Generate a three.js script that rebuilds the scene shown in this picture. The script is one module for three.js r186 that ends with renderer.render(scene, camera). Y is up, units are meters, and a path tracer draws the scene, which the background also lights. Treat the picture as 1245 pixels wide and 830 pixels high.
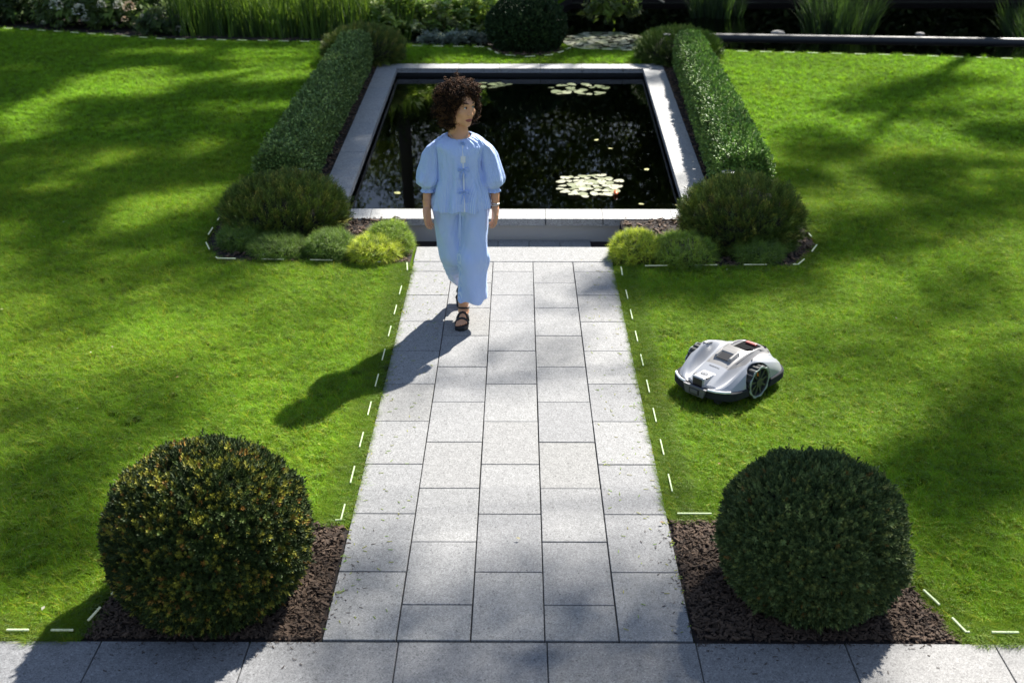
import * as THREE from 'three';
import { mergeGeometries as mergeRaw } from 'three/addons/utils/BufferGeometryUtils.js';
import { RoundedBoxGeometry } from 'three/addons/geometries/RoundedBoxGeometry.js';
import { ImprovedNoise } from 'three/addons/math/ImprovedNoise.js';

// ---------------------------------------------------------------- camera, sky, sun, exposure
const scene = new THREE.Scene();
const camera = new THREE.PerspectiveCamera(33.03, 1024 / 682, 0.1, 600);
camera.position.set(0.042, 3.32, 0);
camera.rotation.order = 'YXZ';
camera.rotation.set(-Math.atan(626 / 1400), Math.atan(8.5 / 1400 * 0.9129), 0);
camera.focus = 6.9; camera.userData.fStop = 2.5;

const EXPOSURE = 2.7, SUN = 5.0, SKY = 0.165;
const sunDir = new THREE.Vector3(0.94, 1.72, -1.51).normalize();
const perlin = new ImprovedNoise();
{
  const w = 512, h = 256, d = new Float32Array(w * h * 4);
  for (let j = 0; j < h; j++) for (let i = 0; i < w; i++) {
    const lat = (j + 0.5) / h * Math.PI - Math.PI / 2, lon = ((i + 0.5) / w - 0.5) * 2 * Math.PI;
    const y = Math.sin(lat), x = Math.cos(lat) * Math.cos(lon), z = Math.cos(lat) * Math.sin(lon);
    const t = Math.pow(Math.max(y, 0), 0.5);
    const c = Math.max(0, x * sunDir.x + y * sunDir.y + z * sunDir.z);
    const halo = 0.55 * Math.pow(c, 4) + 0.9 * Math.pow(c, 30);
    const cl = THREE.MathUtils.smoothstep(perlin.noise(x * 3 / (y + 0.35), 1.7, z * 3 / (y + 0.35)) + 0.5 * perlin.noise(x * 7 / (y + 0.35), 5.2, z * 7 / (y + 0.35)), 0.05, 0.6) * Math.min(1, Math.max(y, 0) * 5);
    const o = (j * w + i) * 4, lo = y < 0 ? 0.3 : 1;
    d[o] = SKY * lo * (0.95 - 0.62 * t + halo + cl * 0.9);
    d[o + 1] = SKY * lo * (1.15 - 0.55 * t + halo + cl * 0.85);
    d[o + 2] = SKY * lo * (1.45 - 0.25 * t + halo + cl * 0.75);
    d[o + 3] = 1;
  }
  const sky = new THREE.DataTexture(d, w, h, THREE.RGBAFormat, THREE.FloatType);
  sky.mapping = THREE.EquirectangularReflectionMapping; sky.magFilter = sky.minFilter = THREE.LinearFilter; sky.needsUpdate = true;
  scene.background = sky; scene.environment = sky;
}
const sun = new THREE.DirectionalLight(new THREE.Color(1.0, 0.955, 0.88), SUN);
sun.position.copy(sunDir).multiplyScalar(60).add(new THREE.Vector3(0, 0, -10)); sun.target.position.set(0, 0, -10);
sun.castShadow = true; sun.shadow.radius = 1.3; sun.shadow.mapSize.set(4096, 4096);
Object.assign(sun.shadow.camera, { left: -30, right: 30, top: 30, bottom: -30, near: 1, far: 140 });
scene.add(sun, sun.target);
const renderer = new THREE.WebGLRenderer({ antialias: true });
renderer.setSize(1024, 682); renderer.shadowMap.enabled = true;
renderer.toneMapping = THREE.LinearToneMapping; renderer.toneMappingExposure = EXPOSURE;

// ---------------------------------------------------------------- helpers
function mergeGeometries(list) {   // merges whatever attributes the parts have
  return mergeRaw(list.map((g0) => { const g = g0.clone(); if (!g.index) g.setIndex(Array.from({ length: g.attributes.position.count }, (_, i) => i)); for (const k of Object.keys(g.attributes)) if (!['position', 'normal', 'uv', 'color'].includes(k)) g.deleteAttribute(k); if (!g.attributes.color) g.setAttribute('color', new THREE.BufferAttribute(new Float32Array(g.attributes.position.count * 3).fill(1), 3)); return g; }));
}
const V = (x, y, z) => new THREE.Vector3(x, y, z);
function rng(seed) { let s = seed | 0; return () => { s = (s + 0x6d2b79f5) | 0; let t = Math.imul(s ^ (s >>> 15), 1 | s); t = (t + Math.imul(t ^ (t >>> 7), 61 | t)) ^ t; return ((t ^ (t >>> 14)) >>> 0) / 4294967296; }; }
const used = new Map();
function numbered(n) { const k = used.get(n) ?? 0; used.set(n, k + 1); return k ? n + '_' + String(k).padStart(3, '0') : n; }
function shade(o) { o.traverse((m) => { if (m.isMesh) { m.castShadow = true; m.receiveShadow = true; } }); return o; }
function thing(name, label, category, pos = [0, 0, 0], turn = 0, group) {
  const o = new THREE.Group(); o.name = numbered(name); o.position.set(...pos); o.rotation.y = turn; scene.add(o);
  o.userData = { label, category }; if (group) o.userData.group = group; return o;
}
function mesh(name, g, m, parent) { const o = new THREE.Mesh(g, m); o.name = parent === scene ? numbered(name) : name; o.castShadow = o.receiveShadow = true; parent.add(o); return o; }
function tag(o, label, category, group) { Object.assign(o.userData, { label, category }); if (group) o.userData.group = group; return o; }
function struct(name, g, m) { const o = g ? mesh(name, g, m, scene) : new THREE.Group(); if (!g) { o.name = numbered(name); scene.add(o); } o.userData.kind = 'structure'; return o; }
function inst(name, g, m, list, parent) {   // list: [[Matrix4, Color?], ...]
  const o = new THREE.InstancedMesh(g, m, list.length); o.name = parent === scene ? numbered(name) : name;
  list.forEach(([mt, c], i) => { o.setMatrixAt(i, mt); if (c) o.setColorAt(i, c); });
  o.castShadow = o.receiveShadow = true; o.userData.kind = 'stuff'; parent.add(o); return o;
}
const rgb = (r, g, b) => new THREE.Color().setRGB(r, g, b);
function std(color, roughness = 0.7, extra = {}) { return new THREE.MeshStandardMaterial({ color, roughness, ...extra }); }
function leafMat(color, trans = 0.35, rough = 0.6, extra = {}) { return new THREE.MeshPhysicalMaterial({ color, roughness: rough, transmission: trans, thickness: 0, specularIntensity: 0.6, side: THREE.DoubleSide, ...extra }); }
class G {   // small triangle-soup builder
  constructor() { this.p = []; this.i = []; this.c = []; this.u = []; }
  v(x, y, z, c = [1, 1, 1], u = [0, 0]) { this.p.push(x, y, z); this.c.push(...c); this.u.push(...u); return this.p.length / 3 - 1; }
  t(a, b, c) { this.i.push(a, b, c); return this; }
  geo(normals = true) {
    const g = new THREE.BufferGeometry(); g.setAttribute('position', new THREE.Float32BufferAttribute(this.p, 3)); g.setAttribute('color', new THREE.Float32BufferAttribute(this.c, 3)); g.setAttribute('uv', new THREE.Float32BufferAttribute(this.u, 2));
    g.setIndex(this.i); if (normals) g.computeVertexNormals(); return g;
  }
}
// a leaf from point b along direction d, folded along its midrib
const _s = V(), _n = V();
function leaf(G_, b, d, len, wid, up, c = [1, 1, 1], fold = 0.25, droop = 0) {
  _s.crossVectors(d, up); if (_s.lengthSq() < 1e-6) _s.set(1, 0, 0); _s.normalize(); _n.crossVectors(_s, d).normalize();
  const m = b.clone().addScaledVector(d, len * 0.45), t = b.clone().addScaledVector(d, len); t.y -= droop;
  const l = m.clone().addScaledVector(_s, wid / 2).addScaledVector(_n, fold * wid), r = m.clone().addScaledVector(_s, -wid / 2).addScaledVector(_n, fold * wid);
  const i0 = G_.v(b.x, b.y, b.z, c), i1 = G_.v(l.x, l.y, l.z, c), i2 = G_.v(t.x, t.y, t.z, c), i3 = G_.v(r.x, r.y, r.z, c);
  G_.t(i0, i1, i2).t(i0, i2, i3);
}
function blade(G_, b, dir, len, wid, bend, c0, c1, segs = 2) {
  const side = V(-dir.z, 0, dir.x).normalize(); let prev = null;
  for (let k = 0; k <= segs; k++) {
    const t = k / segs, q = b.clone().add(V(dir.x * bend * t * t, len * t * (1 - 0.25 * bend / len * t), dir.z * bend * t * t));
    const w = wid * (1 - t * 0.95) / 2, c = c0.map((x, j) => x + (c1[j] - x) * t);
    if (k === segs) { const e = G_.v(q.x, q.y, q.z, c); G_.t(prev[0], prev[1], e); break; }
    const a = G_.v(q.x + side.x * w, q.y, q.z + side.z * w, c), d = G_.v(q.x - side.x * w, q.y, q.z - side.z * w, c);
    if (prev) G_.t(prev[0], prev[1], a).t(prev[1], d, a);
    prev = [a, d];
  }
}
function tube(pts, radii, seg = 8, cap = true) {
  const g = new G(), n = pts.length, up0 = V(0.13, 0.21, 0.97); let nrm = null, L = 0;
  for (let k = 0; k < n; k++) {
    const t = V().subVectors(pts[Math.min(k + 1, n - 1)], pts[Math.max(k - 1, 0)]).normalize();
    if (!nrm) { nrm = V().crossVectors(t, Math.abs(t.dot(up0)) > 0.95 ? V(1, 0, 0) : up0).normalize(); } else nrm.addScaledVector(t, -nrm.dot(t)).normalize();
    const bi = V().crossVectors(t, nrm); if (k) L += pts[k].distanceTo(pts[k - 1]);
    const r = Array.isArray(radii) ? radii[k] : radii;
    for (let s = 0; s <= seg; s++) { const a = s / seg * 2 * Math.PI; const q = pts[k].clone().addScaledVector(nrm, Math.cos(a) * r).addScaledVector(bi, Math.sin(a) * r); g.v(q.x, q.y, q.z, [1, 1, 1], [s / seg * Math.max(0.02, r * 6.28), L]); }
  }
  for (let k = 0; k < n - 1; k++) for (let s = 0; s < seg; s++) { const a = k * (seg + 1) + s, b = a + seg + 1; g.t(a, a + 1, b).t(a + 1, b + 1, b); }
  if (cap) for (const k of [0, n - 1]) { const c = g.v(pts[k].x, pts[k].y, pts[k].z); for (let s = 0; s < seg; s++) { const a = k * (seg + 1) + s; k ? g.t(a, a + 1, c) : g.t(a + 1, a, c); } }
  return g.geo();
}
// signed-distance meshing (naive surface nets)
function nets(f, lo, hi, cell, colorAt) {
  const nx = Math.ceil((hi[0] - lo[0]) / cell) + 1, ny = Math.ceil((hi[1] - lo[1]) / cell) + 1, nz = Math.ceil((hi[2] - lo[2]) / cell) + 1;
  const F = new Float32Array(nx * ny * nz), id = (i, j, k) => (k * ny + j) * nx + i;
  for (let k = 0; k < nz; k++) for (let j = 0; j < ny; j++) for (let i = 0; i < nx; i++) F[id(i, j, k)] = f(lo[0] + i * cell, lo[1] + j * cell, lo[2] + k * cell);
  const vi = new Int32Array(nx * ny * nz).fill(-1), P = [], I = [];
  const E = [[0, 1], [2, 3], [4, 5], [6, 7], [0, 2], [1, 3], [4, 6], [5, 7], [0, 4], [1, 5], [2, 6], [3, 7]];
  for (let k = 0; k < nz - 1; k++) for (let j = 0; j < ny - 1; j++) for (let i = 0; i < nx - 1; i++) {
    const c = []; let neg = 0;
    for (let q = 0; q < 8; q++) { const v = F[id(i + (q & 1), j + ((q >> 1) & 1), k + (q >> 2))]; c.push(v); if (v < 0) neg++; }
    if (!neg || neg === 8) continue;
    let x = 0, y = 0, z = 0, n = 0;
    for (const [a, b] of E) if ((c[a] < 0) !== (c[b] < 0)) { const t = c[a] / (c[a] - c[b]); x += (a & 1) + t * ((b & 1) - (a & 1)); y += ((a >> 1) & 1) + t * (((b >> 1) & 1) - ((a >> 1) & 1)); z += (a >> 2) + t * ((b >> 2) - (a >> 2)); n++; }
    vi[id(i, j, k)] = P.length / 3; P.push(lo[0] + (i + x / n) * cell, lo[1] + (j + y / n) * cell, lo[2] + (k + z / n) * cell);
  }
  const quad = (a, b, c, d, flip) => { if (a < 0 || b < 0 || c < 0 || d < 0) return; flip ? I.push(a, c, b, a, d, c) : I.push(a, b, c, a, c, d); };
  for (let k = 1; k < nz - 1; k++) for (let j = 1; j < ny - 1; j++) for (let i = 1; i < nx - 1; i++) {
    const v = F[id(i, j, k)] < 0;
    if (v !== F[id(i + 1, j, k)] < 0) quad(vi[id(i, j - 1, k - 1)], vi[id(i, j, k - 1)], vi[id(i, j, k)], vi[id(i, j - 1, k)], !v);
    if (v !== F[id(i, j + 1, k)] < 0) quad(vi[id(i - 1, j, k - 1)], vi[id(i - 1, j, k)], vi[id(i, j, k)], vi[id(i, j, k - 1)], !v);
    if (v !== F[id(i, j, k + 1)] < 0) quad(vi[id(i - 1, j - 1, k)], vi[id(i, j - 1, k)], vi[id(i, j, k)], vi[id(i - 1, j, k)], !v);
  }
  const N = new Float32Array(P.length), U = new Float32Array(P.length / 3 * 2), C = colorAt ? new Float32Array(P.length) : null, e = cell * 0.6;
  for (let q = 0; q < P.length; q += 3) {
    const x = P[q], y = P[q + 1], z = P[q + 2];
    const a = f(x + e, y, z) - f(x - e, y, z), b = f(x, y + e, z) - f(x, y - e, z), c = f(x, y, z + e) - f(x, y, z - e), l = Math.hypot(a, b, c) || 1;
    N[q] = a / l; N[q + 1] = b / l; N[q + 2] = c / l; U[q / 3 * 2] = x; U[q / 3 * 2 + 1] = y;
    if (C) C.set(colorAt(x, y, z), q);
  }
  const g = new THREE.BufferGeometry();
  g.setAttribute('position', new THREE.Float32BufferAttribute(P, 3)); g.setAttribute('normal', new THREE.BufferAttribute(N, 3)); g.setAttribute('uv', new THREE.BufferAttribute(U, 2));
  if (C) g.setAttribute('color', new THREE.BufferAttribute(C, 3));
  g.setIndex(I); return g;
}
const smin = (a, b, k) => { const h = Math.max(k - Math.abs(a - b), 0) / k; return Math.min(a, b) - h * h * k / 4; };
const smax = (a, b, k) => -smin(-a, -b, k);
const ell = (x, y, z, rx, ry, rz) => { const k = Math.hypot(x / rx, y / ry, z / rz), k2 = Math.hypot(x / (rx * rx), y / (ry * ry), z / (rz * rz)); return k2 < 1e-9 ? -Math.min(rx, ry, rz) : k * (k - 1) / k2; };
const rbox = (x, y, z, hx, hy, hz, r) => { const a = Math.abs(x) - hx + r, b = Math.abs(y) - hy + r, c = Math.abs(z) - hz + r; return Math.hypot(Math.max(a, 0), Math.max(b, 0), Math.max(c, 0)) + Math.min(Math.max(a, b, c), 0) - r; };
function cap(x, y, z, a, b, r1, r2) {
  const dx = b[0] - a[0], dy = b[1] - a[1], dz = b[2] - a[2], t = Math.min(1, Math.max(0, ((x - a[0]) * dx + (y - a[1]) * dy + (z - a[2]) * dz) / (dx * dx + dy * dy + dz * dz)));
  return Math.hypot(x - a[0] - dx * t, y - a[1] - dy * t, z - a[2] - dz * t) - r1 - (r2 - r1) * t;
}
function inPoly(x, z, P) { let c = false; for (let i = 0, j = P.length - 1; i < P.length; j = i++) if ((P[i][1] > z) !== (P[j][1] > z) && x < (P[j][0] - P[i][0]) * (z - P[i][1]) / (P[j][1] - P[i][1]) + P[i][0]) c = !c; return c; }
function distPoly(x, z, P) { let m = 1e9; for (let i = 0, j = P.length - 1; i < P.length; j = i++) { const dx = P[i][0] - P[j][0], dz = P[i][1] - P[j][1], t = Math.min(1, Math.max(0, ((x - P[j][0]) * dx + (z - P[j][1]) * dz) / (dx * dx + dz * dz))); m = Math.min(m, Math.hypot(x - P[j][0] - dx * t, z - P[j][1] - dz * t)); } return m; }
const curveTable = (T, x) => { let i = 1; while (i < T.length - 1 && x > T[i][0]) i++; const a = T[Math.max(0, i - 2)], b = T[i - 1], c = T[i], d = T[Math.min(T.length - 1, i + 1)], t = Math.min(1, Math.max(0, (x - b[0]) / (c[0] - b[0]))), h = c[0] - b[0], m0 = (c[1] - a[1]) / (c[0] - a[0]) * h, m1 = (d[1] - b[1]) / (d[0] - b[0]) * h, t2 = t * t, t3 = t2 * t; return (2 * t3 - 3 * t2 + 1) * b[1] + (t3 - 2 * t2 + t) * m0 + (3 * t2 - 2 * t3) * c[1] + (t3 - t2) * m1; };
const lerpTable = (T, x) => { if (x <= T[0][0]) return T[0][1]; for (let i = 1; i < T.length; i++) if (x <= T[i][0]) { const t = (x - T[i - 1][0]) / (T[i][0] - T[i - 1][0]); return T[i - 1][1] + t * (T[i][1] - T[i - 1][1]); } return T[T.length - 1][1]; };
function flat(P, y, holes = []) {   // a horizontal sheet from an outline in x,z; uv in metres
  const s = new THREE.Shape(P.map(([x, z]) => new THREE.Vector2(x, -z)));
  for (const h of holes) s.holes.push(new THREE.Path(h.map(([x, z]) => new THREE.Vector2(x, -z))));
  return new THREE.ShapeGeometry(s).rotateX(-Math.PI / 2).translate(0, y, 0);
}
function texture(w, h, fn, srgb, metres = 1) {
  const d = new Uint8Array(w * h * 4);
  for (let j = 0; j < h; j++) for (let i = 0; i < w; i++) { const c = fn(i, j), o = (j * w + i) * 4; d[o] = c[0]; d[o + 1] = c[1]; d[o + 2] = c[2]; d[o + 3] = 255; }
  const t = new THREE.DataTexture(d, w, h); t.wrapS = t.wrapT = THREE.RepeatWrapping; t.magFilter = THREE.LinearFilter; if (srgb) t.colorSpace = THREE.SRGBColorSpace; t.repeat.set(1 / metres, 1 / metres); t.needsUpdate = true; return t;
}
function tileNoise(x, y, per, z) { return perlin.noise(x % per, y % per, z) * (1) ; }
const orient = (pos, dir, spin, scale, sy = scale) => {
  const q = new THREE.Quaternion().setFromUnitVectors(V(0, 1, 0), dir), q2 = new THREE.Quaternion().setFromAxisAngle(V(0, 1, 0), spin);
  return new THREE.Matrix4().compose(pos, q.multiply(q2), V(scale, sy, scale));
};

// ---------------------------------------------------------------- materials
function grainTex(seed, base, spread, dark, size = 512) {   // granite: fine crystals, dark and light flecks
  const r = rng(seed), f = new Float32Array(size * size), st = new Float32Array(size * size);
  for (let i = 0; i < f.length; i++) f[i] = (r() + r() - 1);
  for (let k = 0; k < 70; k++) { const x = Math.floor(r() * size), y = Math.floor(r() * size), R = 2 + r() * r() * 9, a = 0.1 + r() * 0.22; for (let j = -12; j <= 12; j++) for (let i = -12; i <= 12; i++) { const d = Math.hypot(i, j) + 2 * perlin.noise(i / 3, j / 3, k); if (d < R) { const o = ((y + j + size) % size) * size + (x + i + size) % size; st[o] = Math.max(st[o], a * Math.min(1, R - d)); } } }
  return texture(size, size, (i, j) => {
    const n = f[j * size + i] * 0.4 + f[(j >> 1) * size + (i >> 1)] * 0.55 + f[((j >> 2) + 77) * size + (i >> 2)] * 0.6 + f[((j >> 3) + 177) * size + (i >> 3)] * 0.5;
    const blotch = perlin.noise(i / 60, j / 60, seed) * 0.22 + perlin.noise(i / 23, j / 23, seed + 9) * 0.2;
    let k = 1 + spread * (n + blotch); if (n < -0.85) k *= dark; k *= 1 - st[j * size + i];
    return [base[0] * k, base[1] * k, base[2] * k].map((x) => Math.max(0, Math.min(255, x)));
  }, true, 1);
}
const graniteTex = grainTex(3, [158, 158, 157], 0.27, 0.66);
const graniteDarkTex = grainTex(11, [136, 136, 136], 0.29, 0.6);
const wearTex = (() => { return texture(256, 256, (i, j) => { const v = 128 + 60 * perlin.noise(i / 9, j / 9, 4) + 50 * perlin.noise(i / 3, j / 3, 8); return [v, v, v]; }, false, 1); })();
function stone(tex, k, rep = 0.42, tint = [1, 1, 1]) { const t = tex.clone(); t.repeat.set(1 / rep, 1 / rep); t.offset.set(k * 0.37 % 1, k * 0.61 % 1); t.needsUpdate = true; return t; }
const graniteVariants = [0, 1, 2, 3, 4, 5].map((k) => std(rgb(...[[1, 1, 1], [0.95, 0.955, 0.965], [0.97, 0.965, 0.955], [0.86, 0.866, 0.885], [1.05, 1.05, 1.045], [0.91, 0.905, 0.885]][k].map((x) => x * 0.6)), 0.72, { map: stone(graniteTex, k), bumpMap: wearTex, bumpScale: 0.0012 }));
const pavementVariants = [0, 1, 2].map((k) => std(rgb(...[[1, 1, 1], [0.93, 0.94, 0.96], [1.02, 1, 0.97]][k].map((x) => x * 0.7)), 0.7, { map: stone(graniteDarkTex, k), bumpMap: wearTex, bumpScale: 0.0015 }));
const copingVariants = [0, 1, 2].map((k) => std(rgb(...[[1, 1, 1], [0.95, 0.96, 0.97], [1.02, 1.01, 0.99]][k].map((x) => x * 0.92)), 0.62, { map: stone(graniteTex, k + 7, 0.6), bumpMap: wearTex, bumpScale: 0.001 }));
const soilTex = texture(512, 512, (i, j) => { const n = 1 + 0.9 * perlin.noise(i / 7, j / 7, 2) + 0.6 * perlin.noise(i / 2.3, j / 2.3, 5); return [34 * n, 25 * n, 20 * n].map((x) => Math.max(6, Math.min(120, x))); }, true, 1);
const M = {
  joint: std(rgb(0.03, 0.028, 0.026), 0.95), soil: std(rgb(0.9, 0.85, 0.85), 0.95, { map: soilTex, bumpMap: soilTex, bumpScale: 0.02 }),
  turf: new THREE.MeshPhysicalMaterial({ color: rgb(0.055, 0.095, 0.008), roughness: 1, specularIntensity: 0 }), wall: std(rgb(0.42, 0.41, 0.39), 0.85, { bumpMap: wearTex, bumpScale: 0.002 }), liner: std(rgb(0.012, 0.013, 0.014), 0.5),
  bark: std(rgb(0.07, 0.055, 0.042), 0.95, { bumpMap: soilTex, bumpScale: 0.03 }), black: std(rgb(0.015, 0.015, 0.017), 0.5),
};

// ---------------------------------------------------------------- outlines on the ground (x, z in metres)
const POOL = { in: [[-1.615, -10.5], [1.63, -10.5], [1.92, -17.48], [-1.79, -17.48]], out: [[-1.885, -10.22], [1.91, -10.22], [2.24, -17.85], [-2.1, -17.85]] };
const BED_L = [[-0.86, -9.43], [-0.86, -8.97], [-1.54, -9.05], [-2.5, -9.09], [-2.7, -9.57], [-2.72, -10.4], [-2.6, -11.5], [-2.75, -17.6], [-2.95, -18.0], [-2.75, -18.5], [-2.09, -18.5], [-2.1, -17.85], [-1.885, -10.25], [-1.0, -10.25], [-1.0, -9.43]];
const BED_R = [[0.86, -9.43], [0.86, -8.93], [2.36, -8.97], [2.5, -9.21], [2.64, -9.49], [2.66, -10.3], [2.5, -11.4], [2.9, -17.6], [3.12, -18.1], [2.9, -18.6], [2.23, -18.6], [2.24, -17.85], [1.91, -10.25], [1.0, -10.25], [1.0, -9.43]];
const BED_FL = [[-0.836, -5.07], [-1.07, -5.12], [-1.5, -5.08], [-1.78, -4.8], [-1.9, -4.42], [-1.92, -4.15], [-0.836, -4.15]];
const BED_FR = [[0.836, -5.14], [1.09, -5.14], [1.55, -5.1], [1.82, -4.88], [1.94, -4.57], [2.01, -4.3], [2.06, -4.15], [0.836, -4.15]];
const BED_FAR = []; for (let k = 0; k < 20; k++) { const a = k / 20 * 2 * Math.PI; BED_FAR.push([0.17 + Math.cos(a) * 0.6, -19.2 + Math.sin(a) * 0.72]); }
const FAR_EDGE = [[-16, -23.4], [-10.38, -21.6], [-8.14, -20.87], [-6.02, -20.1], [-3.13, -19.79], [-0.5, -19.35], [0.85, -19.27], [1.97, -19.02], [3.26, -19.02], [5.92, -18.65], [7.94, -18.3], [14, -17.4]];
const RECESS = [[-1.0, -9.43], [1.0, -9.43], [1.0, -10.25], [-1.0, -10.25]];
const POND = [[0.95, -19.35], [2.1, -19.1], [3.3, -19.12], [6, -18.78], [8, -18.42], [14, -17.5], [17, -20], [17, -25.4], [12, -26], [1.2, -25.8], [0.5, -23], [0.7, -20.2]];
const onLawn = (x, z, m = 0.03) => {
  if (z > -4.15 - m || z < lerpTable(FAR_EDGE, x) + m) return false;
  if (Math.abs(x) < 0.858 + m * 0.6 && z > -9.5) return false;
  for (const P of [BED_L, BED_R, BED_FL, BED_FR, BED_FAR, POOL.out, RECESS]) if (inPoly(x, z, P) || distPoly(x, z, P) < m) return false;
  return true;
};

// ground: one sheet to the horizon with openings for the sunken strip, the pool and the pond
const ground = struct('ground', flat([[-300, 60], [300, 60], [300, -400], [-300, -400]], -0.02, [[...RECESS.slice(0, 2), [1.9, -10.27], ...POOL.in.slice(1, 3).map(([x, z]) => [x + 0.06, z]), ...POOL.in.slice(3).map(([x, z]) => [x - 0.06, z]), [-1.9, -10.27]].filter((p, i) => i < 2 || true), POND]), M.turf);

// path: five columns of granite slabs laid in half bond and one long end slab
{
  const path = struct('path');
  const W = 0.333, J = 0.0062, Z0 = -4.15, L = 0.5195, Z1 = -9.055;
  mesh('joint_bed', flat([[-0.834, -4.14], [0.834, -4.14], [0.834, -9.42], [-0.834, -9.42]], -0.012), M.joint, path);
  const r = rng(5), cache = new Map();
  for (let c = 0; c < 5; c++) {
    let z = Z0; const off = c % 2 ? L / 2 : L; let len = off;
    while (z > Z1 + 0.02) {
      const z1 = Math.max(z - len, Z1); const l = z - z1 - J, key = l.toFixed(3);
      if (!cache.has(key)) { const v = []; for (let q = 0; q < 5; q++) { const g = new RoundedBoxGeometry(W - J, 0.06, l, 2, 0.0028); const p = g.attributes.position, u = g.attributes.uv; for (let i = 0; i < p.count; i++) u.setXY(i, p.getX(i) + q * 0.61, p.getZ(i) + q * 0.37 + p.getY(i)); v.push(g); } cache.set(key, v); }
      const s = mesh('paving_slab', cache.get(key)[Math.floor(r() * 5)], graniteVariants[Math.floor(r() * 6)], path);
      s.position.set((c - 2) * W + (r() - 0.5) * 0.0015, -0.03 + (r() - 0.5) * 0.0022, (z + z1) / 2); s.rotation.set((r() - 0.5) * 0.003, (r() - 0.5) * 0.003 + (r() > 0.5 ? Math.PI : 0), (r() - 0.5) * 0.003);
      z = z1; len = L;
    }
  }
  const g = new RoundedBoxGeometry(1.667, 0.15, 0.365, 2, 0.004), p = g.attributes.position; for (let i = 0; i < p.count; i++) g.attributes.uv.setXY(i, p.getX(i), p.getZ(i) + p.getY(i));
  mesh('end_slab', g, graniteVariants[4], path).position.set(0, -0.073, -9.243);
}
// sunken strip between the path and the pool wall
{
  const st = struct('lower_paving'), g = new RoundedBoxGeometry(0.283, 0.05, 0.72, 2, 0.004); { const p = g.attributes.position; for (let i = 0; i < p.count; i++) g.attributes.uv.setXY(i, p.getX(i), p.getZ(i)); }
  for (let k = 0; k < 5; k++) mesh('paving_slab', g, graniteVariants[(k * 2) % 6], st).position.set(-0.574 + k * 0.287, -0.235, -9.86);
  const b = struct('soil', mergeGeometries([flat([[-1.0, -9.3], [1.0, -9.3], [1.0, -10.4], [-1.0, -10.4]], -0.235), new THREE.BoxGeometry(0.02, 0.24, 0.86).translate(-1.0, -0.14, -9.85), new THREE.BoxGeometry(0.02, 0.24, 0.86).translate(1.0, -0.14, -9.85)]), M.soil);
}
// near pavement
{
  const pv = struct('pavement'), r = rng(9), g = new RoundedBoxGeometry(0.659, 0.07, 1.6, 2, 0.004), v = [];
  for (let q = 0; q < 4; q++) { const h = g.clone(), p = h.attributes.position; for (let i = 0; i < p.count; i++) h.attributes.uv.setXY(i, p.getX(i) + q * 0.53, p.getZ(i) + q * 0.71 + p.getY(i)); v.push(h); }
  mesh('joint_bed', flat([[-6, -4.136], [6, -4.136], [6, 1.2], [-6, 1.2]], -0.014), M.joint, pv);
  for (let k = -8; k < 9; k++) for (let row = 0; row < 3; row++) mesh('paving_slab', v[(k + 40 + row) % 4], pavementVariants[Math.floor(r() * 3)], pv).position.set(0.587 + (k - 1 + (row % 2) * 0.5) * 0.6635 - 0.08, -0.035 + (r() - 0.5) * 0.002, -3.338 + row * 1.605);
}
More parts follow.
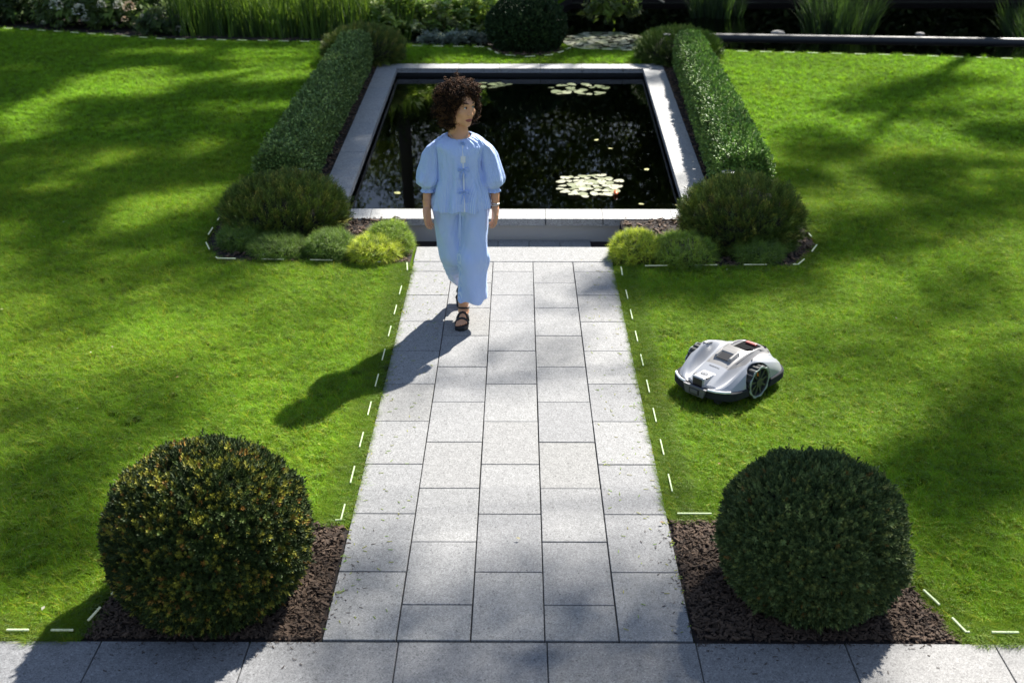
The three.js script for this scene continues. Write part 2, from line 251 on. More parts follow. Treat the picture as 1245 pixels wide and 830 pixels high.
// pool: wall, liner, coping stones, water
{
  const pool = thing('garden_pool', 'rectangular garden pool edged with pale granite coping and dark water', 'pool');
  const I = POOL.in, O = POOL.out, T = 0.002, TH = 0.065;
  const prism = (P, y0, y1) => new THREE.ExtrudeGeometry(new THREE.Shape(P.map(([x, z]) => new THREE.Vector2(x, -z))), { depth: y1 - y0, bevelEnabled: false }).rotateX(-Math.PI / 2).translate(0, y0, 0);
  const mix = (a, b, t) => [a[0] + (b[0] - a[0]) * t, a[1] + (b[1] - a[1]) * t];
  let idx = 0;
  const side = (a, b, c, d, n, cuts) => {   // quads from inner edge a-b and outer edge c-d, joints between
    for (let k = 0; k < n; k++) {
      const t0 = cuts ? cuts[k] : k / n, t1 = cuts ? cuts[k + 1] : (k + 1) / n, e = 0.0022 / Math.hypot(b[0] - a[0], b[1] - a[1]);
      const P = [mix(a, b, t0 + e), mix(a, b, t1 - e), mix(c, d, t1 - e), mix(c, d, t0 + e)];
      const s = new THREE.Shape(P.map(([x, z]) => new THREE.Vector2(x, -z)));
      const g = new THREE.ExtrudeGeometry(s, { depth: TH - 0.006, bevelEnabled: true, bevelThickness: 0.003, bevelSize: -0.003, bevelOffset: 0, bevelSegments: 1 });
      g.rotateX(-Math.PI / 2).translate(0, T - TH + 0.003, 0); const p = g.attributes.position; for (let i = 0; i < p.count; i++) g.attributes.uv.setXY(i, p.getX(i) + idx * 0.3, p.getZ(i) + p.getY(i));
      mesh('coping_stone', g, copingVariants[(idx * 7 + 1) % 3], pool); idx++;
    }
  };
  // near and far rows run the full width, side rows butt between them
  const nearI = [[-1.9, -10.505], [1.925, -10.505]], nearO = [[-1.89, -10.205], [1.915, -10.205]];
  side(nearI[0], nearI[1], nearO[0], nearO[1], 7, [0, 0.145, 0.29, 0.43, 0.575, 0.715, 0.885, 1]);
  side([-2.1, -17.48], [2.235, -17.48], [-2.115, -17.85], [2.25, -17.85], 7);
  side([-1.617, -10.51], [-1.79, -17.475], [-1.893, -10.51], [-2.095, -17.475], 10);
  side([1.632, -10.51], [1.92, -17.475], [1.92, -10.51], [2.23, -17.475], 10);
  mesh('wall', mergeGeometries([prism([[-1.87, -10.25], [1.89, -10.25], [1.89, -10.46], [-1.87, -10.46]], -0.3, T - TH - 0.001)]), M.wall, pool);
  const q = I.map(([x, z]) => [x + Math.sign(x) * 0.03, z + (z < -15 ? -0.03 : 0.03)]);
  const lin = new G();
  for (let k = 0; k < 4; k++) { const a = q[k], b = q[(k + 1) % 4]; const i = [lin.v(a[0], -1.1, a[1]), lin.v(b[0], -1.1, b[1]), lin.v(b[0], T - TH - 0.002, b[1]), lin.v(a[0], T - TH - 0.002, a[1])]; lin.t(i[0], i[1], i[2]).t(i[0], i[2], i[3]); }
  const bt = q.map((a) => lin.v(a[0], -1.1, a[1])); lin.t(bt[0], bt[2], bt[1]).t(bt[0], bt[3], bt[2]);
  mesh('liner', lin.geo(), M.liner, pool);
  const rip = texture(512, 512, (i, j) => { const v = 128 + 70 * perlin.noise(i / 41, j / 30, 3) + 36 * perlin.noise(i / 15, j / 12, 6); return [v, v, v]; }, false, 2.2);
  const water = new THREE.MeshPhysicalMaterial({ color: rgb(0.9, 0.95, 0.92), roughness: 0.015, ior: 1.33, transmission: 1, thickness: 1, attenuationColor: rgb(0.08, 0.1, 0.06), attenuationDistance: 0.25, bumpMap: rip, bumpScale: 0.00012, side: THREE.FrontSide });
  const wq = q.map(([x, z]) => [x + Math.sign(x) * 0.02, z + (z < -15 ? -0.02 : 0.02)]);
  struct('pool_water', prism(wq, -1.15, -0.115), water);
  // natural pond on the right at the back
  const pw = struct('pond_water', prism(POND.map(([x, z]) => [x, z]), -1.2, -0.16), water);
  const pb = new G(); for (let k = 0; k < POND.length; k++) { const a = POND[k], b = POND[(k + 1) % POND.length]; const i = [pb.v(a[0], -1.0, a[1]), pb.v(b[0], -1.0, b[1]), pb.v(b[0], -0.02, b[1]), pb.v(a[0], -0.02, a[1])]; pb.t(i[0], i[1], i[2]).t(i[0], i[2], i[3]); }
  struct('pond_bank', mergeGeometries([pb.geo(), (() => { const f = flat(POND, -1.0); const c = new Float32Array(f.attributes.position.count * 3).fill(1); f.setAttribute('color', new THREE.BufferAttribute(c, 3)); return f; })()]), M.soil);
}
// planting beds with bark mulch
const chipG = (() => { const r = rng(21), out = []; for (let k = 0; k < 3; k++) { const g = new THREE.BoxGeometry(1, 0.22, 0.42); const p = g.attributes.position; for (let i = 0; i < p.count; i++) { const s = Math.sin(p.getX(i) * 91 + p.getY(i) * 37 + p.getZ(i) * 53 + k * 7) * 0.12; p.setXYZ(i, p.getX(i) * (1 + s), p.getY(i) * (1 + s), p.getZ(i) * (1 - s * 2)); } g.computeVertexNormals(); out.push(g); } return out; })();
const chipM = std(rgb(1, 1, 1), 0.9);
function bed(P, n, seed, y = -0.012, size = 0.03, light = 1) {
  const b = struct('mulch_bed'), r = rng(seed); mesh('soil', flat(P, y), M.soil, b);
  const xs = P.map((p) => p[0]), zs = P.map((p) => p[1]), x0 = Math.min(...xs), x1 = Math.max(...xs), z0 = Math.min(...zs), z1 = Math.max(...zs), list = [[], [], []];
  for (let k = 0, t = 0; k < n && t < n * 12; t++) {
    const x = x0 + r() * (x1 - x0), z = z0 + r() * (z1 - z0); if (!inPoly(x, z, P) || distPoly(x, z, P) < 0.012) continue; k++;
    const s = size * (0.4 + r() * r() * 1.7), br = (0.55 + r() * 0.9) * light, q = new THREE.Quaternion().setFromEuler(new THREE.Euler((r() - 0.5) * 0.9, r() * 6.28, (r() - 0.5) * 0.9));
    list[Math.floor(r() * 3)].push([new THREE.Matrix4().compose(V(x, y + 0.006 + r() * 0.014, z), q, V(s, s, s * (0.35 + r() * 0.7))), rgb(0.088 * br, 0.055 * br, 0.034 * br)]);
  }
  list.forEach((l, k) => inst('bark_chips', chipG[k], chipM, l, b)); return b;
}
bed(BED_FL, 11000, 31, -0.012, 0.02, 0.85); bed(BED_FR, 11000, 32, -0.012, 0.02, 0.85); bed(BED_L, 5200, 33, -0.012, 0.035, 1.2); bed(BED_R, 5200, 34, -0.012, 0.035, 1.2); bed(BED_FAR, 900, 35, -0.012, 0.04, 1.4);
bed([[-16, -30], [-16, -23.5], [-10.38, -21.7], [-8.14, -20.97], [-6.02, -20.2], [-3.13, -19.89], [-0.5, -19.45], [0.6, -19.6], [0.6, -20.2], [0.4, -23], [1.1, -26], [1.1, -30]], 1500, 36, -0.008, 0.06, 1);

// ---------------------------------------------------------------- lawn
{
  const r = rng(77), lawn = new THREE.Group(); lawn.name = 'lawn_grass'; scene.add(lawn);
  tag(lawn, 'bright green mown lawn on both sides of the stone path', 'grass'); lawn.userData.kind = 'stuff';
  const tuft = (n, rad, hgt, wid, seed) => {
    const g = new G(), q = rng(seed);
    for (let k = 0, left = 0, cx = 0, cz = 0, ca = 0, cv = 1, ch = 1; k < n; k++) {
      if (left-- <= 0) { const a = q() * 6.283, d = Math.sqrt(q()) * rad; cx = Math.cos(a) * d; cz = Math.sin(a) * d; ca = q() * 6.283; cv = 0.55 + q() * 0.8; ch = 0.65 + q() * 0.55; left = 6 + Math.floor(q() * 6); }
      const b = ca + (q() - 0.5) * 2.6, dir = V(Math.cos(b), 0, Math.sin(b)), h = hgt * ch * (0.8 + q() * 0.4), v = cv * (0.8 + q() * 0.4), dead = q() < 0.05;
      const c1 = dead ? [1.9 * v, 1.1 * v, 2.2 * v] : [0.9 * v + q() * 0.2, v, v * 0.9], c0 = [c1[0] * 0.7, c1[1] * 0.6, c1[2] * 0.7];  // blade bases coloured darker: depth shade painted into the grass
      blade(g, V(cx + (q() - 0.5) * 0.03, 0, cz + (q() - 0.5) * 0.03), dir, h, wid * (0.7 + q() * 0.6), h * (0.45 + q() * 1.1), c0, c1, 2);
    }
    return g.geo();
  };
  const gm = new THREE.MeshPhysicalMaterial({ color: rgb(1, 1, 1), roughness: 0.92, transmission: 0.48, thickness: 0, vertexColors: true, side: THREE.DoubleSide, specularIntensity: 0.25 });
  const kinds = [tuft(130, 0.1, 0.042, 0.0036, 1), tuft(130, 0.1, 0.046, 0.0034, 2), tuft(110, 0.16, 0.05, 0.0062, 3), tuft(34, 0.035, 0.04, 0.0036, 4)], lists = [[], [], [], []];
  const put = (k, x, z, s) => {
    const n = perlin.noise(x * 0.55, 0.3, z * 0.55) * 0.5 + perlin.noise(x * 2.1, 4.3, z * 2.1) * 0.45 + perlin.noise(x * 7, 8.3, z * 7) * 0.35, v = 1 + n * 0.34 + (r() - 0.5) * 0.18;
    const dry = Math.max(0, perlin.noise(x * 1.3 + 9, 2.2, z * 1.3)) * 0.3;
    const q = new THREE.Quaternion().setFromEuler(new THREE.Euler((r() - 0.5) * 0.16, r() * 6.283, (r() - 0.5) * 0.16));
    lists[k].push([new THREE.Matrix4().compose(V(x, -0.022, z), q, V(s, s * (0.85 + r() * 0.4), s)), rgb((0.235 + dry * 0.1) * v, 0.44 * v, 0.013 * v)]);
  };
  const fill = (z0, z1, dens, kind, m, s) => { const st = 1 / Math.sqrt(dens); for (let gz = z1; gz < z0; gz += st) for (let gx = -11; gx < 11; gx += st) { const z = gz + (r() - 0.2) * st * 1.3, x = gx + (r() - 0.2) * st * 1.3; if (Math.abs(x) > 2.2 + (-z) * 0.5) continue; if (onLawn(x, z, m)) put(typeof kind === 'number' ? kind : kind[Math.floor(r() * kind.length)], x, z, s * (0.85 + r() * 0.3)); } };
  fill(-4.15, -8.5, 250, [0, 1], 0.08, 1); fill(-8.5, -13, 190, [0, 1], 0.08, 1.15); fill(-13, -23.5, 110, 2, 0.13, 1.15);
  // short tufts that run right up to the edges and lean over them
  const edge = (P, step) => { for (let i = 0; i < P.length; i++) { const a = P[i], b = P[(i + 1) % P.length], l = Math.hypot(b[0] - a[0], b[1] - a[1]); for (let d = 0; d < l; d += step) for (let e = 0; e < 3; e++) { const t = d / l, x = a[0] + (b[0] - a[0]) * t + (r() - 0.5) * 0.2, z = a[1] + (b[1] - a[1]) * t + (r() - 0.5) * 0.2; if (onLawn(x, z, 0.006)) put(3, x, z, 0.8 + r() * 0.5); } } };
  for (const P of [BED_FL, BED_FR, BED_L, BED_R, BED_FAR, POOL.out]) edge(P, 0.012);
  edge([[-0.87, -4.15], [-0.87, -9.5]], 0.005); edge([[0.87, -4.15], [0.87, -9.5]], 0.005); edge([[-5, -4.18], [5, -4.18]], 0.006); edge(FAR_EDGE, 0.03);
  kinds.forEach((g, k) => inst('grass_tufts', g, gm, lists[k], lawn));
}

// ---------------------------------------------------------------- trees beyond the pond: their crowns shade the garden and mirror in the pool
const SHADE = [[3.01,-11.59,0.26,0.37,0.8],[4.2,-11.72,0.3,0.44,0.8],[5.07,-11.13,0.29,0.29,0.9],[4.5,-10.74,0.32,0.27,0.9],[3.89,-10.33,0.31,0.3,0.9],[3.16,-9.66,0.33,0.29,0.9],[2.54,-9.34,0.28,0.25,0.85],[3.05,-10.18,0.34,0.2,0.7],
  [1.15,-8.5,0.33,0.3,0.85],[1.62,-8.61,0.33,0.31,0.85],[2.11,-8.76,0.3,0.3,0.8],[0.87,-8.29,0.13,0.27,0.6],[2.85,-9.2,0.28,0.16,0.5],[3.67,-8.51,0.26,0.25,0.6],[2.92,-7.78,0.24,0.18,0.45],[3.38,-8.27,0.22,0.15,0.5],[2.19,-7.3,0.23,0.22,0.45],[2.51,-6.83,0.27,0.2,0.5],
  [3.31,-6.88,0.19,0.28,0.85],[2.92,-6.32,0.25,0.24,0.9],[2.5,-5.76,0.31,0.24,0.95],[2.28,-5.49,0.23,0.28,0.95],[2.67,-5.53,0.27,0.19,0.85],[2.44,-5.16,0.26,0.16,0.6],[2.36,-4.65,0.22,0.27,0.55],[3.49,-13.37,0.21,0.28,0.7],[3.38,-12.58,0.35,0.28,0.8],[4.55,-14.85,0.37,0.33,0.8],
  [5.19,-15.65,0.45,0.42,0.8],[5.3,-14.53,0.23,0.37,0.8],[5.84,-16.42,0.47,0.29,0.8],[6.42,-16.6,0.35,0.23,0.7],[4.64,-12.14,0.4,0.3,0.8],[4.03,-11.42,0.29,0.36,0.8],[5.78,-13.38,0.34,0.48,0.9],[5.42,-12.15,0.22,0.2,0.8],[6.28,-14.91,0.43,0.24,0.5],
  [-3.59,-9.0,0.75,0.59,0.45],[-2.56,-9.01,0.41,0.5,0.5],[-3.34,-7.93,0.68,0.45,0.35],[-2.18,-8.53,0.39,0.22,0.5],[-3.08,-6.29,0.2,0.17,0.8],[-2.33,-6.52,0.23,0.21,0.6],[-1.85,-7.86,0.24,0.14,0.5],[-1.77,-7.21,0.31,0.19,0.35],[-2.26,-6.03,0.44,0.2,0.5],[-2.66,-5.64,0.33,0.23,0.5],[-2.48,-5.3,0.31,0.25,0.75],[-2.4,-4.87,0.27,0.22,0.9],
  [-0.7,-4.84,0.16,0.16,0.42],[0.01,-4.7,0.3,0.26,0.38],[0.5,-4.78,0.24,0.24,0.38],[-0.4,-4.38,0.48,0.24,0.46],[0.36,-4.29,0.42,0.2,0.46],[0.08,-4.0,1.0,0.16,0.62],[0.01,-7.08,0.2,0.12,0.4],[0.26,-7.33,0.23,0.13,0.4],[0.64,-6.94,0.16,0.1,0.35],[-0.38,-6.85,0.14,0.1,0.3],[0.43,-8.37,0.26,0.16,0.35],[0.76,-8.55,0.16,0.18,0.4],
  [1.85,-11.41,0.12,0.24,0.7],[2.05,-16.64,0.24,0.29,0.7],[1.7,-14.42,0.1,0.27,0.4],[0.17,-18.95,2.13,0.52,0.75],[1.15,-4.2,0.5,0.5,0.7],[1.85,-9.3,0.45,0.3,0.4],[-2.1,-9.6,0.6,0.35,0.45]];
const LIT = [[-5.52,-16.42,0.76,0.92],[-6.22,-14.6,0.37,0.84],[-3.84,-18.34,0.71,0.64],[-3.8,-16.9,0.54,0.61],[-5.76,-13.32,0.27,0.55],[-3.56,-12.76,0.24,0.51],[-4.43,-12.33,0.32,0.48],[-3.53,-10.41,0.39,0.46],[-5.36,-12.06,0.19,0.33],[-3.13,-10.81,0.28,0.49],[-4.71,-11.28,0.33,0.23],[-6.33,-18.84,0.33,0.3],[-5.47,-18.84,0.53,0.37],[-4.01,-14.85,0.27,0.34],[-7.45,-17.44,0.27,0.26],[-3.5,-14.25,0.19,0.27],[-2.91,-17.34,0.25,0.51],[-3.05,-14.85,0.43,0.29],[-4.55,-9.85,0.19,0.32],[-4.9,-13.94,0.3,0.26]];
const SHADED_AREA = [[-16, -22.3], [-3.1, -19.2], [-1.5, -18.9], [-1.5, -10.2], [-2.3, -9.7], [-2.7, -9.4], [-16, -9.4]];
const shadeAt = (x, z) => {
  let s = 0;
  if (inPoly(x, z, SHADED_AREA)) { s = 0.85; for (const [a, b, c, d] of LIT) { const q = ((x - a) / c) ** 2 + ((z - b) / d) ** 2; if (q < 1.9) { s = 0; break; } } }
  for (const [a, b, c, d, k] of SHADE) if (((x - a) / c) ** 2 + ((z - b) / d) ** 2 < 1) s = Math.max(s, k);
  return s;
};
const leafTex = null;
const clumpG = (() => { const q = rng(4), out = []; for (let v = 0; v < 2; v++) { const g = new G(); for (let k = 0; k < 34; k++) { const p = V(q() - 0.5, (q() - 0.5) * 0.8, q() - 0.5).multiplyScalar(0.72), d = V(q() - 0.5, q() * 0.4 - 0.35, q() - 0.5).normalize(), c = 0.7 + q() * 0.6; leaf(g, p, d, 0.09 + q() * 0.05, 0.06 + q() * 0.02, V(q() - 0.5, 1, q() - 0.5), [c * (0.9 + q() * 0.3), c, c], 0.2); } out.push(g.geo()); } return out; })();
const treeLeafM = leafMat(rgb(0.075, 0.12, 0.022), 0.3, 0.85, { vertexColors: true });
{
  const r = rng(101), K = sunDir.clone().divideScalar(sunDir.y);   // metres sideways per metre of height
  const trunks = [[-9.5, -30, 15], [-2.9, -28.6, 16], [4.7, -31, 18], [7.2, -28.4, 17], [12.4, -26.5, 17], [14.2, -20.5, 17], [17.5, -24.5, 18], [13.2, -14.5, 15]];
  const where = ['leftmost, behind the flower bed', 'behind the tall reeds', 'behind the round bush', 'behind the dark pond', 'at the right end of the pond', 'right of the right lawn', 'far right of the pond', 'nearest beside the right lawn'];
  const trees = trunks.map(([x, z, h], k) => { const t = thing('tree', 'tall broadleaf tree outside the view, ' + where[k] + ', shading the lawn', 'tree', [x, 0, z]); t.userData.height = h; return { t, x, z, h, limbs: [], leaves: [[], []] }; });
  trees.forEach((t) => delete t.t.userData.height);
  const nearest = (p) => trees.reduce((b, t) => { const d = Math.hypot(p.x - t.x, p.z - t.z) + Math.abs(p.y - t.h * 0.75) * 0.2; return d < b[1] ? [t, d] : b; }, [null, 1e9])[0];
  const addClump = (t, p, s) => { const q = new THREE.Quaternion().setFromEuler(new THREE.Euler((r() - 0.5) * 0.8, r() * 6.283, (r() - 0.5) * 0.8)), v = 0.75 + r() * 0.5; t.leaves[r() < 0.5 ? 0 : 1].push([new THREE.Matrix4().compose(V(p.x - t.x, p.y, p.z - t.z), q, V(s, s, s)), rgb(v * (0.9 + r() * 0.25), v, v)]); };
  const bough = (gx, gz, rx, rz, dens, hgt) => {
    const c = V(gx + K.x * hgt, hgt, gz + K.z * hgt), t = nearest(c); if (dens > 0.4) t.limbs.push(c);
    const n = Math.ceil(Math.PI * rx * rz * dens * 84);
    for (let k = 0; k < n; k++) { const a = r() * 6.283, d = Math.sqrt(r()), h = hgt + (r() - 0.5) * 1.4; addClump(t, V(gx + Math.cos(a) * d * rx * 0.92 + K.x * h, h, gz + Math.sin(a) * d * rz * 0.92 + K.z * h), 0.6 + r() * 0.4); }
  };
  for (const [x, z, rx, rz, k] of SHADE) bough(x, z, rx, rz, k * k, 11 + ((x * 7.3 + z * 3.1) % 1 + 1) % 1 * 5);
  // the close crown over the left lawn, with its gaps
  for (let gx = -11; gx < -1.4; gx += 0.55) for (let gz = -21.5; gz < -9.2; gz += 0.62) {
    const hgt = 12 + 5 * (0.5 + 0.5 * Math.sin(gx * 1.7 + gz * 2.3)); let n = 0, c = V();
    for (let k = 0; k < 30; k++) { const x = gx + (r() - 0.5) * 0.8, z = gz + (r() - 0.5) * 0.8; if (r() > shadeAt(x, z) || !inPoly(x, z, SHADED_AREA)) continue; const h = hgt + (r() - 0.5) * 1.2, p = V(x + K.x * h, h, z + K.z * h), t = nearest(p); addClump(t, p, 0.6 + r() * 0.4); c.add(p); n++; }
    if (n > 6 && r() < 0.16) { c.divideScalar(n); nearest(c).limbs.push(c); }
  }
  // lower and rear parts of the crowns: dark over the pond, open with sky between behind the pool
  for (const t of trees) for (let k = 0; k < 620; k++) {
    const a = r() * 6.283, d = Math.pow(r(), 0.6) * 3.6, h = 2.6 + r() * (t.h - 3), p = V(t.x + Math.cos(a) * d, h, t.z + Math.sin(a) * d);
    const gx = p.x - K.x * h, gz = p.z - K.z * h, far = gz < lerpTable(FAR_EDGE, gx) - 0.4;
    const lump = perlin.noise(p.x * 0.6, p.y * 0.6, p.z * 0.6); if (lump < 0.0) continue;
    if (!far && (r() > shadeAt(gx, gz) * 0.8)) continue;
    if (far && gx > -2.6 && gx < 0.6 && gz > -25) continue; if (far && gx < -2.2 && gz > -25) continue;
    addClump(t, p, 0.9 + r() * 0.6);
  }
  for (const t of trees) {
    const lean = (r() - 0.5) * 0.8, pts = [], rad = []; for (let k = 0; k <= 8; k++) { pts.push(V(lean * Math.sin(k * 0.35), k / 8 * t.h * 0.92, lean * 0.5 * Math.sin(k * 0.5))); rad.push(0.2 * (1 - k / 8 * 0.85) + (k === 0 ? 0.1 : 0)); }
    const parts = [tube(pts, rad, 10)];
    t.limbs.forEach((c) => {
      const l = V(c.x - t.x, c.y, c.z - t.z), reach = Math.hypot(l.x, l.z), y0 = Math.min(Math.max(l.y - reach * 0.55, 2.5), t.h * 0.85), s = lerpTable(pts.map((p, k) => [p.y, k]), y0), b = pts[Math.floor(s)].clone().lerp(pts[Math.min(8, Math.ceil(s))], s % 1);
      const m = b.clone().lerp(l, 0.5).add(V((r() - 0.5) * 0.4, 0.25 * reach * 0.3, (r() - 0.5) * 0.4)); parts.push(tube([b, b.clone().lerp(m, 0.5).add(V(0, 0.1, 0)), m, l], [0.05, 0.035, 0.022, 0.008], 6, false));
    });
    mesh('trunk', mergeGeometries(parts), M.bark, t.t);
    t.leaves.forEach((l, k) => inst('crown', clumpG[k], treeLeafM, l, t.t));
  }
  // unseen slope added behind the pond to keep sky out of its reflection
  {
    const g = new THREE.PlaneGeometry(60, 16, 60, 16).rotateX(-Math.PI / 2).translate(3, 0, -35.5), p = g.attributes.position;
    for (let i = 0; i < p.count; i++) { const x = p.getX(i), z = p.getZ(i), s = THREE.MathUtils.smoothstep(-z, 28.2, 38), top = x > 2.5 ? 4.4 : 2.0; p.setY(i, -0.03 + s * top + s * 0.4 * perlin.noise(x * 0.5, z * 0.5, 3)); }
    g.computeVertexNormals(); struct('added_slope', g, std(rgb(0.03, 0.035, 0.015), 0.95, { bumpMap: soilTex, bumpScale: 0.05 }));
  }
  // undergrowth behind the beds and the pond: dark shrubs that close the garden and mirror in the water
  const under = new THREE.Group(); under.name = 'woodland_undergrowth'; scene.add(under); under.userData.kind = 'stuff'; tag(under, 'dark woodland undergrowth closing the far side of the garden', 'shrubs');
  const ul = [[], []];
  for (let k = 0; k < 9000; k++) { const x = -16 + r() * 36, top = (x > 3.5 ? 5.2 : 3.0) + 1.2 * perlin.noise(x * 0.5, 1, 3), y = Math.pow(r(), 1.4) * top, z = -27.2 - r() * 2.6 - y * 0.25 + (x > 10 ? (x - 10) * 0.2 : 0), s = 1 + r() * 0.9, v = 0.45 + r() * 0.5; ul[k & 1].push([orient(V(x, y, z), V(r() - 0.5, 1, r() - 0.5).normalize(), r() * 6.28, s), rgb(v, v, v)]); }
  // understorey saplings behind the pool with sky between the leaves
  for (let k = 0; k < 4600; k++) { const x = -5.5 + r() * 11, y = 2.5 + r() * 7.5, z = -30 - r() * 5, gx = x - K.x * y, gz = z - K.z * y; if (gz > -23.5 && (gx > -2.6 || r() < 0.85)) continue; if (perlin.noise(x * 0.8, y * 0.8, z * 0.4) + 0.5 * perlin.noise(x * 2, y * 2, z) < (x < -1.6 ? 0.02 : x < -0.2 ? -0.2 : -0.42) + (y > 8 ? 0.1 : 0)) continue; ul[k & 1].push([orient(V(x, y, z), V(r() - 0.5, 1, r() - 0.5).normalize(), r() * 6.28, 0.8 + r() * 0.6), rgb(2.3, 2.0, 1.4)]); }
  ul.forEach((l, k) => inst('foliage', clumpG[k], treeLeafM, l, under));
}

// ---------------------------------------------------------------- clipped shrubs and hedges
const sprig = (seed, n, len, ll, lw, tipUp) => { const g = new G(), q = rng(seed); for (let k = 0; k < n; k++) { const t = (k + 0.5) / n, a = k * 2.4 + q() * 0.5, e = 0.35 + t * 0.9 * tipUp, d = V(Math.cos(a) * Math.cos(e), Math.sin(e), Math.sin(a) * Math.cos(e)), c = 0.75 + q() * 0.5; leaf(g, V((q() - 0.5) * 0.006, t * len, (q() - 0.5) * 0.006), d, ll * (0.75 + q() * 0.5), lw, V(0, 1, 0.01), [c, c, c], 0.18); } return g.geo(); };
const yewSprig = sprig(11, 16, 0.04, 0.021, 0.0072, 1), boxSprig = sprig(12, 13, 0.045, 0.026, 0.015, 0.9), needleSprig = (() => { const g = new G(), q = rng(13); for (let k = 0; k < 20; k++) { const t = k / 20, s = k & 1 ? 1 : -1, a = s * (0.9 + q() * 0.5), c = 0.75 + q() * 0.5; leaf(g, V(0, t * 0.09, 0), V(Math.sin(a), 0.55, (q() - 0.5) * 0.9).normalize(), 0.03, 0.005, V(0, 0.1, 1), [c, c, c], 0.1); } leaf(g, V(0, 0.085, 0), V(0, 1, 0), 0.03, 0.007, V(0, 0, 1), [1.3, 1.3, 1.2], 0.1); return g.geo(); })();
const threadSprig = (() => { const g = new G(), q = rng(14); for (let k = 0; k < 13; k++) { const a = q() * 6.283, v = 0.7 + q() * 0.6; blade(g, V((q() - 0.5) * 0.02, 0, (q() - 0.5) * 0.02), V(Math.cos(a), 0, Math.sin(a)), 0.075 + q() * 0.05, 0.006, 0.05 + q() * 0.06, [0.6 * v, 0.65 * v, 0.6 * v], [1.1 * v, 1.1 * v, v], 3); } return g.geo(); })();
const evergreenM = leafMat(rgb(1.25, 1.25, 1.2), 0, 0.6, { vertexColors: true, specularIntensity: 0.5 }), boxM = leafMat(rgb(2.9, 2.85, 2.3), 0, 0.5, { vertexColors: true, specularIntensity: 0.7 }), threadM = leafMat(rgb(1.5, 1.5, 1.2), 0.42, 0.85, { vertexColors: true });
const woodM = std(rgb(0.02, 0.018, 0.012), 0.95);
// points on a shrub: outward direction first, skin thickness inward
function shrub(name, label, group, { x, z, r, h, a = 0.8, n, geo, mat, size, colour, up = 0.35, lump = 0.05, seed, skin = 0.1, sz, square = 2 }) {
  const t = thing(name, label, 'shrub', [x, 0, z], 0, group), q = rng(seed), ry = h / (1 + a), cy = a * ry, list = [], rz = sz ?? r;
  const bump = (d) => 1 + lump * (perlin.noise(d.x * 3.1 + seed, d.y * 3.1, d.z * 3.1) + 0.6 * perlin.noise(d.x * 7 + seed, d.y * 7, d.z * 7));
  while (list.length < n) {
    const d = V(q() * 2 - 1, q() * 2 - 1, q() * 2 - 1), l = d.length(); if (l > 1 || l < 0.2) continue; d.divideScalar(l);
    if (cy + ry * d.y < 0.01) continue;
    const sq = Math.pow(Math.pow(Math.hypot(d.x, d.z), square) + Math.pow(Math.abs(d.y), square), -1 / square), s = bump(d) * sq * (1 - q() * q() * skin), p = V(d.x * r * s, cy + d.y * ry * s, d.z * rz * s), nn = V(d.x / r, d.y / ry, d.z / rz).normalize();
    const dir = nn.multiplyScalar(1).add(V((q() - 0.5) * 0.9, up + (q() - 0.5) * 0.7, (q() - 0.5) * 0.9)).normalize();
    const stray = q() < 0.02 ? 1 : 0; if (stray) p.add(dir.clone().multiplyScalar(size * 0.022));
    list.push([orient(p, dir, q() * 6.283, size * (0.7 + q() * 0.6 + stray * 0.2)), colour(q, s, d)]);
  }
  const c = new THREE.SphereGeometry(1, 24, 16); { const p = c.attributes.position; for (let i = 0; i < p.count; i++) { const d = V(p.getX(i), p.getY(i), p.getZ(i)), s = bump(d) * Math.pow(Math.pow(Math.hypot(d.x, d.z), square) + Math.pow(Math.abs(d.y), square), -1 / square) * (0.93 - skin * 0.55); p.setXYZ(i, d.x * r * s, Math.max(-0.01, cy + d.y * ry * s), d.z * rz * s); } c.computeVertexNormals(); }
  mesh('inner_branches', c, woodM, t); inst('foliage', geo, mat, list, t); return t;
}
const pick = (arr, u) => { for (const [w, c] of arr) { if (u < w) return c; u -= w; } return arr[arr.length - 1][1]; };
const tone = (arr) => (q) => { const c = pick(arr, q()), v = 0.75 + q() * 0.5; return rgb(c[0] * v, c[1] * v, c[2] * v); };
const goldTip = tone([[0.12, [0.26, 0.15, 0.03]], [0.88, [0.27, 0.26, 0.035]]]), gold = tone([[0.8, [0.03, 0.05, 0.012]], [0.13, [0.08, 0.115, 0.022]], [0.05, [0.2, 0.2, 0.03]], [0.02, [0.27, 0.14, 0.03]]]), dull = tone([[0.6, [0.055, 0.088, 0.028]], [0.3, [0.12, 0.165, 0.05]], [0.09, [0.16, 0.19, 0.05]], [0.01, [0.2, 0.12, 0.03]]]);
shrub('round_shrub', 'large clipped round shrub with golden orange shoots in mulch left of the path', null, { x: -1.392, z: -4.5, r: 0.44, h: 0.725, n: 20000, geo: yewSprig, mat: evergreenM, size: 0.74, colour: (q, s, d) => (q() < 0.1 + 0.5 * perlin.noise(d.x * 4 + 2, d.y * 4, d.z * 4) ? goldTip : gold)(q), seed: 41, lump: 0.06, square: 2.15 });
shrub('round_shrub', 'large clipped round dark green shrub in mulch right of the path', null, { x: 1.42, z: -4.545, r: 0.405, h: 0.655, n: 18000, geo: yewSprig, mat: evergreenM, size: 0.74, colour: dull, seed: 42, lump: 0.08, square: 2.1 });
shrub('round_shrub', 'clipped dark round shrub standing behind the far end of the pool', null, { x: 0.17, z: -19.262, r: 0.59, h: 0.78, n: 4500, geo: boxSprig, mat: evergreenM, size: 1.5, colour: tone([[0.8, [0.022, 0.045, 0.014]], [0.2, [0.04, 0.07, 0.02]]]), seed: 43, lump: 0.02 });
const yewDark = tone([[0.5, [0.07, 0.105, 0.022]], [0.35, [0.125, 0.16, 0.028]], [0.15, [0.2, 0.19, 0.04]]]);
